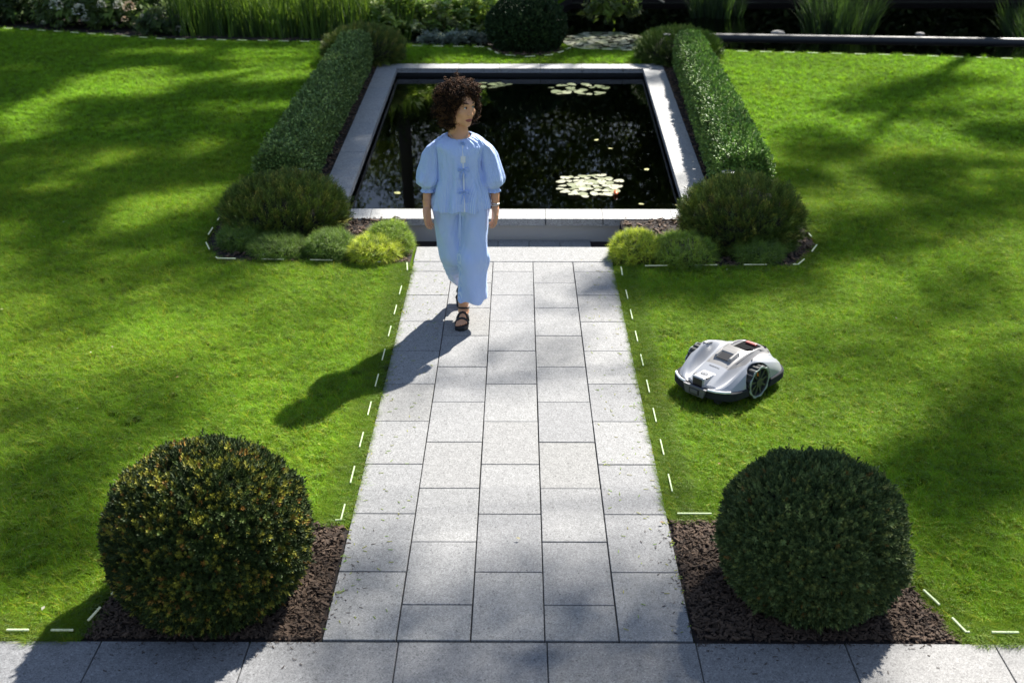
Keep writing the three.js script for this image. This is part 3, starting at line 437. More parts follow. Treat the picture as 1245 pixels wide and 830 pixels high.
shrub('spreading_shrub', 'broad dark needled shrub at the near left corner of the pool', null, { x: -2.06, z: -9.93, r: 0.5, h: 0.41, a: 0.5, n: 3000, geo: needleSprig, mat: evergreenM, size: 1, colour: yewDark, seed: 44, up: 0.7, lump: 0.1 });
shrub('spreading_shrub', 'broad dark needled shrub at the near right corner of the pool', null, { x: 1.99, z: -9.64, r: 0.47, h: 0.48, a: 0.6, n: 3000, geo: needleSprig, mat: evergreenM, size: 1, colour: yewDark, seed: 45, up: 0.7, lump: 0.1 });
shrub('spreading_shrub', 'dark rounded shrub behind the far end of the left hedge', null, { x: -2.355, z: -18.07, r: 0.56, h: 0.44, a: 0.6, n: 2200, geo: needleSprig, mat: evergreenM, size: 1.2, colour: yewDark, seed: 46, up: 0.6, lump: 0.07 });
shrub('spreading_shrub', 'green rounded shrub behind the far end of the right hedge', null, { x: 2.524, z: -18.18, r: 0.58, h: 0.39, a: 0.6, n: 2200, geo: needleSprig, mat: evergreenM, size: 1.2, colour: tone([[0.6, [0.05, 0.085, 0.016]], [0.4, [0.1, 0.14, 0.025]]]), seed: 47, up: 0.6, lump: 0.07 });
const TG = tone([[0.6, [0.1, 0.17, 0.025]], [0.4, [0.18, 0.27, 0.04]]]), TY = tone([[0.3, [0.18, 0.26, 0.03]], [0.7, [0.5, 0.54, 0.05]]]), TM = tone([[0.5, [0.15, 0.24, 0.03]], [0.5, [0.27, 0.36, 0.04]]]);
[['outermost low green shrub of the left row, at the bed corner', -2.357, -9.481, 0.2, 0.18, TG], ['wide low green shrub, second from the outer end of the left row', -2.0, -9.287, 0.26, 0.145, TG], ['low mid green shrub beside the bright one in the left row', -1.554, -9.24, 0.215, 0.2, TG], ['bright yellow green thready shrub nearest the path on the left', -1.17, -9.151, 0.22, 0.18, TY], ['taller fresh green shrub behind the bright left one', -1.06, -9.34, 0.2, 0.255, TM],
  ['bright yellow green thready shrub nearest the path on the right', 1.037, -9.163, 0.222, 0.235, TY], ['wide fresh green shrub in the middle of the right row', 1.42, -9.13, 0.29, 0.215, TM], ['rounded mid green shrub towards the outer end of the right row', 2.054, -9.165, 0.213, 0.175, TG], ['small green shrub tucked behind the outer end of the right row', 2.207, -9.4, 0.2, 0.195, TG]]
  .forEach(([l, x, z, r, h, c], k) => shrub('low_shrub', l, null, { x, z, r: r * 0.9, h: h * 0.86, a: 0.35, n: 620, geo: threadSprig, mat: threadM, size: 0.62, colour: c, seed: 60 + k, up: 0.55, lump: 0.14, skin: 0.2 }));
function hedge(label, a, b, h, seed, colour) {   // a, b: [x of inner edge, x of outer edge, z]
  const t = thing('box_hedge', label, 'hedge', [(a[0] + a[1]) / 2, 0, a[2]]), q = rng(seed), list = [], ox = t.position.x, oz = a[2];
  const at = (u, ang, s) => { const i = a[0] + (b[0] - a[0]) * u, o = a[1] + (b[1] - a[1]) * u, c = (i + o) / 2, w = Math.abs(o - i) / 2, k = 1 / Math.pow(Math.pow(Math.abs(Math.cos(ang)), 4) + Math.pow(Math.abs(Math.sin(ang)), 4), 0.25); return V(c + Math.cos(ang) * w * k * s - ox, Math.max(0, h * 0.5 + Math.sin(ang) * h * 0.5 * k * s), a[2] + (b[2] - a[2]) * u - oz); };
  const lump = (u, ang) => 1 + 0.1 * perlin.noise(u * 16, ang * 1.3, seed) + 0.07 * perlin.noise(u * 45, ang * 3, seed + 5);
  for (let k = 0; k < 11500; k++) {
    const end = k < 1300, u = end ? (k % 5 ? 0 : 1) : q(), ang = q() * 5 - 0.93, rr = end ? Math.sqrt(q()) : 1, s = lump(u, ang) * (1 - q() * q() * 0.14) * rr, p = at(u, ang, s), d = end ? V((q() - 0.5) * 0.8, 0.3, u ? -1 : 1) : V(Math.cos(ang), Math.sin(ang), 0);
    if (end) p.z += (u ? -1 : 1) * (0.03 - 0.06 * rr * rr); if (p.y < 0.01) continue;
    list.push([orient(p, d.add(V((q() - 0.5) * 1.1, 0.3 + (q() - 0.5) * 0.8, (q() - 0.5) * 1.1)).normalize(), q() * 6.283, 0.8 + q() * 0.6), colour(q)]);
  }
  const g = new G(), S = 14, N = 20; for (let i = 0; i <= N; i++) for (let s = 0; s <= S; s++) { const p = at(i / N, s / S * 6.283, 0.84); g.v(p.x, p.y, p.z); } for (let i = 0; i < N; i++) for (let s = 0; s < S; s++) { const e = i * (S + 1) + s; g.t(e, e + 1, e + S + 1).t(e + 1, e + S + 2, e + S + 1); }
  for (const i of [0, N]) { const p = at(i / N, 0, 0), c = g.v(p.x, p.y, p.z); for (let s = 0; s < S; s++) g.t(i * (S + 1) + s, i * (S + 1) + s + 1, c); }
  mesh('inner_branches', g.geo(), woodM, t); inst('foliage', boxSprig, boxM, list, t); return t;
}
hedge('long low clipped box hedge along the left side of the pool', [-2.03, -2.44, -10.65], [-2.2, -2.6, -17.6], 0.5, 71, tone([[0.7, [0.048, 0.076, 0.024]], [0.3, [0.095, 0.13, 0.042]]]));
hedge('long low clipped box hedge along the right side of the pool', [1.98, 2.42, -10.6], [2.42, 2.78, -17.6], 0.5, 72, tone([[0.65, [0.045, 0.08, 0.02]], [0.35, [0.09, 0.14, 0.035]]]));

// ---------------------------------------------------------------- lights on posts
{
  const postM = std(rgb(0.02, 0.021, 0.023), 0.45), capM = std(rgb(0.2, 0.21, 0.22), 0.4, { metalness: 0.3 });
  const capG = new THREE.LatheGeometry([[0, 0.012], [0.05, 0.011], [0.062, 0.007], [0.064, 0], [0.06, -0.006], [0.03, -0.01], [0, -0.01]].map(([x, y]) => new THREE.Vector2(x, y)), 28), lensG = new THREE.CylinderGeometry(0.032, 0.032, 0.035, 20);
  const postG = new THREE.LatheGeometry([[0, 0], [0.034, 0], [0.034, 0.01], [0.02, 0.02], [0.019, 0.98], [0.026, 1], [0, 1]].map(([x, y]) => new THREE.Vector2(x, y)), 18);
  for (const [x, z, h, l] of [[-2.015, -10.48, 0.39, 'disc topped garden light between the near left shrub and the left hedge'], [2.011, -10.48, 0.383, 'disc topped garden light between the near right shrub and the right hedge'], [-2.2, -18.0, 0.47, 'disc topped garden light at the far left corner of the pool'], [2.32, -18.0, 0.43, 'disc topped garden light at the far right corner of the pool']]) {
    const t = thing('garden_light', l, 'garden light', [x, 0, z]); const p = mesh('post', postG, postM, t); p.scale.y = h - 0.045; mesh('lens', lensG, M.black, t).position.y = h - 0.03; mesh('cap', capG, capM, t).position.y = h - 0.012;
  }
}
// ---------------------------------------------------------------- dashed white boundary round the lawns
{
  const dashM = new THREE.MeshStandardMaterial({ color: rgb(0.38, 0.46, 0.25), roughness: 0.85, emissive: rgb(0.9, 1, 0.85), emissiveIntensity: 0.055 });  // faint emission paints a glow on the dashes, which are no lamps
  const ribbon = (P, w, y0, y1) => {
    const L = [], R = []; for (let i = 0; i < P.length; i++) { const a = P[Math.max(0, i - 1)], b = P[Math.min(P.length - 1, i + 1)], dx = b[0] - a[0], dz = b[1] - a[1], l = Math.hypot(dx, dz); L.push([P[i][0] - dz / l * w / 2, P[i][1] + dx / l * w / 2]); R.unshift([P[i][0] + dz / l * w / 2, P[i][1] - dx / l * w / 2]); }
    return new THREE.ExtrudeGeometry(new THREE.Shape([...L, ...R].map(([x, z]) => new THREE.Vector2(x, -z))), { depth: y1 - y0, bevelEnabled: false }).rotateX(-Math.PI / 2).translate(0, y0, 0);
  };
  const line = (label, P, w, on, off, phase = 0) => {
    const t = thing('boundary_line', label, 'boundary line', [P[0][0], 0.016, P[0][1]]), cum = [0]; for (let i = 1; i < P.length; i++) cum.push(cum[i - 1] + Math.hypot(P[i][0] - P[i - 1][0], P[i][1] - P[i - 1][1]));
    const pt = (d) => { let i = 1; while (i < P.length - 1 && cum[i] < d) i++; const u = (d - cum[i - 1]) / (cum[i] - cum[i - 1]); return [P[i - 1][0] + (P[i][0] - P[i - 1][0]) * u - P[0][0], P[i - 1][1] + (P[i][1] - P[i - 1][1]) * u - P[0][1]]; };
    const total = cum[cum.length - 1];
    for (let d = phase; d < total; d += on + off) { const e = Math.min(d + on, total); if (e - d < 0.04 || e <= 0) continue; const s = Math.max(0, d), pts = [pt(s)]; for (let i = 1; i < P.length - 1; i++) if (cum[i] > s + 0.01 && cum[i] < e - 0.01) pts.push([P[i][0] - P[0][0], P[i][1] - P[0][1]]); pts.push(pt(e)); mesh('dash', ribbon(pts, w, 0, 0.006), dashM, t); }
  };
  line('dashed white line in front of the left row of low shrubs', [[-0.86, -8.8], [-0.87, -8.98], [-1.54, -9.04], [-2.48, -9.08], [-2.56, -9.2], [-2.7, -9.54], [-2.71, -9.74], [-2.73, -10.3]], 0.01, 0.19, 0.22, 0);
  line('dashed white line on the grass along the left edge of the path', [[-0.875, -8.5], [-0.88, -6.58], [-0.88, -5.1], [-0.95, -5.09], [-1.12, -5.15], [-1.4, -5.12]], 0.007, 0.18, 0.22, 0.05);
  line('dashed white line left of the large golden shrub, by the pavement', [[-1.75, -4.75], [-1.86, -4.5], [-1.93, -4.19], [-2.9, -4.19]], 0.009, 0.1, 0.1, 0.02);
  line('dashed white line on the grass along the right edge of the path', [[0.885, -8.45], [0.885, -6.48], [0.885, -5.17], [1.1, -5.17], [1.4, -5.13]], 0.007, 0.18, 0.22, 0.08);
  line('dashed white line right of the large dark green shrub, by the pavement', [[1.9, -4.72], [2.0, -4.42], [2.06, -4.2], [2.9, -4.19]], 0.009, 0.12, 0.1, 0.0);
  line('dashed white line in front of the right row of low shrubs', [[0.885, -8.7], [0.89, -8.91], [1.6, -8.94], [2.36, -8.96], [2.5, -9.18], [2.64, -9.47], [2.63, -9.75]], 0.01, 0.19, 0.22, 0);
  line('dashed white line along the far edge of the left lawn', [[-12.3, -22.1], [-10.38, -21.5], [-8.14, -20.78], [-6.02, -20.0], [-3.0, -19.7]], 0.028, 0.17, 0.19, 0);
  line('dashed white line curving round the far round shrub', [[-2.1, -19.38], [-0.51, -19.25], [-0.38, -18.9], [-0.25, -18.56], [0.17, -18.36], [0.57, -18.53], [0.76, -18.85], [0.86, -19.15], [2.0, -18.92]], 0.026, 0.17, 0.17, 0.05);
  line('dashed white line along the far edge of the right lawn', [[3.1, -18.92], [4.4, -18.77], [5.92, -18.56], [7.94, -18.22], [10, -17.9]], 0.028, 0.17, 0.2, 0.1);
}
// ---------------------------------------------------------------- water lilies
{
  const padG = [0, 1, 2].map((v) => { const g = new G(), q = rng(90 + v), c = g.v(0, 0, 0), n = 16; for (let k = 0; k <= n; k++) { const a = 0.16 + k / n * (6.283 - 0.32), w = 1 + (q() - 0.5) * 0.06; g.v(Math.cos(a) * w, 0.05 * Math.sin(a * 2 + v * 2) + (v === 2 ? 0.12 * Math.max(0, Math.cos(a - 1)) : 0), Math.sin(a) * w); } for (let k = 1; k <= n; k++) g.t(c, k + 1, k); return g.geo(); });
  const padM = [[0.17, 0.2, 0.1], [0.5, 0.5, 0.36], [0.3, 0.32, 0.19], [0.34, 0.2, 0.13], [0.13, 0.16, 0.07]].map((c) => leafMat(rgb(...c), 0.15, 0.3, { specularIntensity: 1 }));
  const lily = (label, x, z, y, rx, rz, n, size, seed, mats = [0, 1, 1, 2, 2, 3]) => {
    const t = thing('water_lily', label, 'water lily', [x, y - 0.042 * (z > -18), z]), q = rng(seed), P = [];
    for (let k = 0, tries = 0; k < n && tries < 4000; tries++) { const a = q() * 6.283, d = Math.sqrt(q()), s = size * (0.6 + q() * 0.6), px = Math.cos(a) * d * rx, pz = Math.sin(a) * d * rz; if (P.some(([u, w, v]) => Math.hypot(u - px, w - pz) < (v + s) * 0.74)) continue; P.push([px, pz, s]); k++; const m = mesh('lily_pad', padG[Math.floor(q() * 3)], padM[mats[Math.floor(q() * mats.length)]], t); m.position.set(px, 0.004 + q() * 0.012, pz); m.rotation.set((q() - 0.5) * 0.16, q() * 6.28, (q() - 0.5) * 0.16); m.scale.setScalar(s); }
    return t;
  };
  const near = lily('patch of pale water lily pads floating near the front right of the pool', 0.8, -11.66, -0.07, 0.34, 0.4, 54, 0.054, 91, [1, 1, 1, 1, 2, 2, 1, 1, 1, 2]);
  const bud = mesh('bud', new THREE.SphereGeometry(1, 12, 8), std(rgb(0.55, 0.11, 0.015), 0.5), near); bud.scale.set(0.024, 0.02, 0.06); bud.position.set(0.24, 0.02, 0.3);
  lily('patch of dull green lily pads at the far right of the pool', 0.9, -16.45, -0.07, 0.44, 0.42, 20, 0.075, 92, [0, 4, 0, 4, 0, 2]);
  lily('few lily pads at the far end of the pool behind the woman', -0.32, -16.75, -0.07, 0.26, 0.25, 9, 0.08, 93, [0, 4, 0, 3]);
  lily('raft of bright lily pads on the dark pond beside the round shrub', 1.62, -20.75, -0.15, 0.8, 0.95, 130, 0.085, 94, [1, 1, 1, 0, 2]);
  const q = rng(95), fl = padG[0], fm = leafMat(rgb(0.4, 0.4, 0.16), 0.1, 0.5);
  for (const [x, z, w] of [[0.98, -13.6, 'upper of the two in the middle of the pool'], [1.12, -13.2, 'lower of the two in the middle of the pool'], [1.27, -11.03, 'nearest the front right corner of the pool'], [0.66, -10.75, 'in front of the pale lily patch'], [1.45, -12.3, 'beside the right coping of the pool'], [-0.9, -13.6, 'left of the woman, in the middle of the pool'], [-1.2, -11.4, 'near the front left corner of the pool']]) { const m = tag(mesh('floating_leaf', fl, fm, scene), 'small pale floating leaf, ' + w, 'leaf', 'single leaves floating on the pool'); m.position.set(x, -0.109, z); const s = 0.014 + q() * 0.018; m.scale.set(s * 1.5, s, s); m.rotation.y = q() * 6; }
}
// ---------------------------------------------------------------- planting beyond the lawn
{
  const swordG = (() => { const out = []; for (let v = 0; v < 2; v++) { const g = new G(), q = rng(120 + v); for (let k = 0; k < 11; k++) { const a = q() * 6.283, c = 0.7 + q() * 0.6; blade(g, V((q() - 0.5) * 0.16, 0, (q() - 0.5) * 0.16), V(Math.cos(a), 0, Math.sin(a)), 0.65 + q() * 0.5, 0.026, 0.08 + q() * 0.25, [c * 0.6, c * 0.7, c * 0.6], [c, c, c * 0.8], 4); } out.push(g.geo()); } return out; })();
  const swordM = leafMat(rgb(1.15, 1.15, 1), 0.5, 0.96, { vertexColors: true });
  const broadG = (() => { const g = new G(), q = rng(130); for (let k = 0; k < 14; k++) { const a = q() * 6.283, e = q() * 0.8, c = 0.7 + q() * 0.6; leaf(g, V((q() - 0.5) * 0.05, q() * 0.16, (q() - 0.5) * 0.05), V(Math.cos(a) * Math.cos(e), Math.sin(e), Math.sin(a) * Math.cos(e)), 0.1 + q() * 0.05, 0.05 + q() * 0.02, V(0, 1, 0), [c, c, c], 0.15, 0.02); } return g.geo(); })();
  const r = rng(140);
  const reed = (name, label, cat, x0, x1, z0, z1, n, s, col, geoK = swordG, kind = true) => {
    const t = new THREE.Group(); t.name = numbered(name); t.position.set((x0 + x1) / 2, 0, (z0 + z1) / 2); scene.add(t); tag(t, label, cat); if (kind) t.userData.kind = 'stuff';
    const L = geoK.map(() => []); for (let k = 0; k < n; k++) { const x = x0 + r() * (x1 - x0), f = lerpTable(FAR_EDGE, x) - 0.35, z = Math.min(f, z0) - r() * Math.abs(z1 - z0), v = 0.7 + r() * 0.6, c = col(r); L[k % L.length].push([orient(V(x - t.position.x, -0.02, z - t.position.z), V((r() - 0.5) * 0.3, 1, (r() - 0.5) * 0.3).normalize(), r() * 6.283, s * v), c]); }
    L.forEach((l, k) => inst('leaves', geoK[k], swordM, l, t)); return t;
  };
  reed('reeds', 'tall green sword leaved reeds behind the left lawn', 'reeds', -6.0, -1.75, -19.6, -23, 800, 1.05, tone([[0.55, [0.09, 0.16, 0.02]], [0.45, [0.19, 0.29, 0.035]]]));
  // leafy sunlit perennials left of the far round shrub
  {
    const t = new THREE.Group(); t.name = 'leafy_perennials'; t.position.set(-1.1, 0, -20.6); scene.add(t); tag(t, 'sunlit leafy perennials behind the far end of the pool, left of the round shrub', 'perennials'); t.userData.kind = 'stuff';
    const L = [], S = []; for (let k = 0; k < 900; k++) { const x = -1.15 + r() * 2.1 - 0.15, z = r() * 2.4, y = r() * (0.6 + 0.15 * perlin.noise(x * 3, z * 3, 1)); L.push([orient(V(x, y, 0.75 - z), V((r() - 0.5) * 0.8, 1, (r() - 0.5) * 0.8).normalize(), r() * 6.283, 0.8 + r() * 0.6), tone([[0.45, [0.2, 0.32, 0.05]], [0.35, [0.36, 0.46, 0.09]], [0.2, [0.55, 0.6, 0.34]]])(r)]); }
    for (let k = 0; k < 160; k++) S.push([orient(V(-1.15 + r() * 2.1, 0, 0.5 - r() * 2.2), V(0, 1, 0), r() * 6, 0.85 + r() * 0.2), tone([[1, [0.14, 0.24, 0.03]]])(r)]);
    inst('leaves', broadG, swordM, L, t); inst('stems', swordG[0], swordM, S, t);
    const sl = []; for (let k = 0; k < 130; k++) sl.push([orient(V(-0.5 + r() * 1.15, r() * 0.1, 0.9 + r() * 0.25), V((r() - 0.5), 1, (r() - 0.5)).normalize(), r() * 6, 0.5 + r() * 0.3), tone([[0.7, [0.25, 0.3, 0.26]], [0.3, [0.4, 0.45, 0.4]]])(r)]); inst('silver_leaves', broadG, swordM, sl, t);
  }
  // flower shrubs at the left
  const petals = (() => { const g = new G(), q = rng(150); for (let k = 0; k < 70; k++) { const d = V(q() - 0.5, q() - 0.25, q() - 0.5).normalize(); leaf(g, d.clone().multiplyScalar(0.08), d.clone().add(V(q() - 0.5, q() - 0.5, q() - 0.5)).normalize(), 0.035, 0.03, V(0, 1, 0.1), [1, 1, 1], 0.2); } return g.geo(); })(), petalM = leafMat(rgb(0.75, 0.74, 0.6), 0.3, 0.8), petalP = leafMat(rgb(0.7, 0.55, 0.38), 0.3, 0.8);
  const bush = (name, label, cat, x, z, rx, rz, h, n, col, heads = [], s = 1) => {
    const t = thing(name, label, cat, [x, 0, z]), L = []; for (let k = 0; k < n; k++) { const a = r() * 6.283, d = Math.sqrt(r()), y = r() * h * Math.sqrt(1 - d * d * 0.8); L.push([orient(V(Math.cos(a) * d * rx, y, Math.sin(a) * d * rz), V(Math.cos(a) * d + (r() - 0.5), 0.9, Math.sin(a) * d + (r() - 0.5)).normalize(), r() * 6.283, s * (0.8 + r() * 0.5)), col(r)]); }
    inst('foliage', broadG, swordM, L, t); for (const [hx, hy, hz, hs, p] of heads) { const m = mesh('flower_head', petals, p ? petalP : petalM, t); m.position.set(hx, hy, hz); m.scale.setScalar(hs); m.rotation.y = hx * 9; } return t;
  };
  const DK = tone([[0.7, [0.05, 0.095, 0.018]], [0.3, [0.1, 0.16, 0.03]]]), MD = tone([[0.6, [0.09, 0.15, 0.025]], [0.4, [0.17, 0.25, 0.05]]]);
  bush('leafy_shrub', 'dark leafy shrub at the far left corner behind the lawn', 'shrub', -9.9, -22.25, 1.3, 0.8, 0.95, 620, DK);
  bush('hydrangea', 'white flowering shrub behind the far left lawn, beside the reeds', 'flowering shrub', -7.55, -21.75, 1.25, 0.7, 0.85, 760, MD, [[-0.55, 0.45, 0.9, 1.15], [-0.14, 0.35, 0.92, 1.3], [-0.06, 0.22, 0.92, 0.7], [0.55, 0.44, 0.88, 1.0], [0.72, 0.41, 0.86, 1.1, 1], [-0.4, 0.18, 0.74, 0.45], [0.25, 0.46, 0.9, 0.8], [0.62, 0.2, 0.88, 0.6, 1], [-0.9, 0.12, 0.72, 0.4], [0.4, 0.1, 0.74, 0.45], [0.1, 0.14, 0.76, 0.35], [0.9, 0.27, 0.62, 0.5]]);
  bush('low_flower_shrub', 'small dark rounded shrub with pale flowers between the white flowering shrub and the reeds', 'flowering shrub', -6.25, -20.75, 0.45, 0.35, 0.36, 260, DK, [[-0.25, 0.3, 0.22, 0.45], [0.1, 0.36, 0.1, 0.4], [0.38, 0.1, 0.3, 0.6], [0.3, 0.34, 0.0, 0.4], [-0.4, 0.15, 0.2, 0.5, 1], [0.0, 0.28, 0.3, 0.35]], 0.6);
  // right: plants in the dark pond
  const pg = (label, x, z, rx, n, s, c) => { const t = thing('pond_grass', label, 'pond plant', [x, -0.2, z]), L = [[], []]; for (let k = 0; k < n; k++) { const a = r() * 6.283, d = Math.sqrt(r()) * rx; L[k & 1].push([orient(V(Math.cos(a) * d, 0, Math.sin(a) * d * 0.7), V(Math.cos(a) * d * 0.6, 1, Math.sin(a) * d * 0.6).normalize(), r() * 6.283, s * (0.7 + r() * 0.5)), c(r)]); } L.forEach((l, k) => inst('leaves', swordG[k], swordM, l, t)); };
  const PC = tone([[0.6, [0.035, 0.07, 0.018]], [0.4, [0.06, 0.11, 0.022]]]);
  pg('clump of green grassy leaves standing in the dark pond, above the right lawn', 5.9, -21.6, 0.55, 70, 0.95, PC); pg('clump of green grassy leaves at the right end of the pond', 9.6, -20.9, 0.8, 90, 0.85, PC); pg('faint clump of reeds behind the middle of the pond', 4.0, -23.8, 0.5, 40, 0.8, PC);
  bush('marsh_plant', 'yellow green leafy plant in the pond right of the round shrub', 'pond plant', 1.75, -22.2, 0.42, 0.4, 0.8, 90, tone([[0.5, [0.16, 0.24, 0.03]], [0.5, [0.09, 0.13, 0.03]]]));
  tag(mesh('dead_branch', tube([V(1.85, 0.62, -22.4), V(2.15, 0.6, -22.3), V(2.45, 0.5, -22.2), V(2.75, 0.34, -22.1)], [0.028, 0.026, 0.02, 0.012], 7), std(rgb(0.42, 0.38, 0.3), 0.85), scene), 'pale bare branch leaning over the dark pond', 'branch');
  tag(mesh('rail', tube([V(3.1, 0.0, -20.3), V(5, 0.0, -20.12), V(7.5, 0.0, -19.9), V(11, 0.0, -19.55)], 0.075, 14), std(rgb(0.018, 0.02, 0.022), 0.5), scene), 'long dark pipe lying across the near side of the dark pond', 'pipe');
  const sg = new THREE.IcosahedronGeometry(1, 2); { const p = sg.attributes.position; for (let i = 0; i < p.count; i++) { const d = V(p.getX(i), p.getY(i), p.getZ(i)); d.multiplyScalar(1 + 0.25 * perlin.noise(d.x * 2, d.y * 2, d.z * 2)); p.setXYZ(i, d.x, d.y * 0.55, d.z); } sg.computeVertexNormals(); }
  const sm = std(rgb(0.3, 0.29, 0.27), 0.85, { bumpMap: wearTex, bumpScale: 0.01 });
  [[3.25, -19.5, 0.08, 'pale stone at the pond edge behind the right hedge'], [4.75, -21.4, 0.09, 'pale stone in the pond left of the grassy clump'], [7.3, -21.3, 0.06, 'pale stone in the pond right of the grassy clump']].forEach(([x, z, s, l]) => { const m = tag(mesh('stone', sg, sm, scene), l, 'stone'); m.position.set(x, -0.1, z); m.scale.set(s * 1.4, s, s); });
}
// a few fallen leaves on the lawn
{
  const r = rng(333), g = new G(); leaf(g, V(-0.5, 0, 0), V(1, 0.1, 0).normalize(), 1, 0.6, V(0, 1, 0), [1, 1, 1], 0.2); const L = [], c = tone([[0.5, [0.4, 0.36, 0.2]], [0.3, [0.35, 0.2, 0.08]], [0.2, [0.5, 0.48, 0.35]]]);
  while (L.length < 46) { const z = -4.3 - Math.pow(r(), 1.3) * 15, x = (r() - 0.5) * (5 - z * 0.6); if (!onLawn(x, z, 0.05) && !(Math.abs(x) < 0.8 && z > -9 && r() < 0.25)) continue; const s = 0.014 + r() * 0.018; L.push([new THREE.Matrix4().compose(V(x, 0.014, z), new THREE.Quaternion().setFromEuler(new THREE.Euler((r() - 0.5) * 0.5, r() * 6.283, (r() - 0.5) * 0.5)), V(s, s, s)), c(r)]); }
  const f = new THREE.Group(); f.name = 'fallen_leaves'; scene.add(f); tag(f, 'small dry leaves scattered over the lawn and path', 'leaves'); f.userData.kind = 'stuff'; inst('leaves', g.geo(), leafMat(rgb(1, 1, 1), 0.2, 0.8), L, f);
}
// grass clippings and mulch crumbs strewn along the edges of the stone
{
  const r = rng(404), A = [], B = [], put = (L, x, z, sx, sz, c) => L.push([new THREE.Matrix4().compose(V(x, 0.003, z), new THREE.Quaternion().setFromEuler(new THREE.Euler((r() - 0.5) * 0.3, r() * 6.283, (r() - 0.5) * 0.3)), V(sx, sz, sz)), c]);
  for (let k = 0; k < 420; k++) { const s = r() < 0.5 ? -1 : 1, z = -4.2 - r() * 4.9; put(A, s * (0.83 - Math.pow(r(), 2.5) * 0.3), z, 0.012 + r() * 0.016, 0.003, rgb(0.16 + r() * 0.14, 0.22 + r() * 0.12, 0.03)); }
  for (let k = 0; k < 260; k++) { const s = r() < 0.5 ? -1 : 1, side = r() < 0.45; put(B, side ? s * (0.83 - Math.pow(r(), 3) * 0.16) : s * (0.84 + r() * 1.05), side ? -4.2 - r() * 0.85 : -4.13 + Math.pow(r(), 3) * 0.2, 0.006 + r() * 0.016, 0.004 + r() * 0.005, rgb(0.06, 0.042, 0.032)); }
  const g = new THREE.Group(); g.name = 'garden_litter'; scene.add(g); tag(g, 'grass clippings and bark crumbs strewn along the path edges', 'litter'); g.userData.kind = 'stuff';
  inst('clippings', new THREE.BoxGeometry(1, 0.5, 1), std(rgb(1, 1, 1), 0.9), A, g); inst('bark_crumbs', chipG[0], chipM, B, g);
}

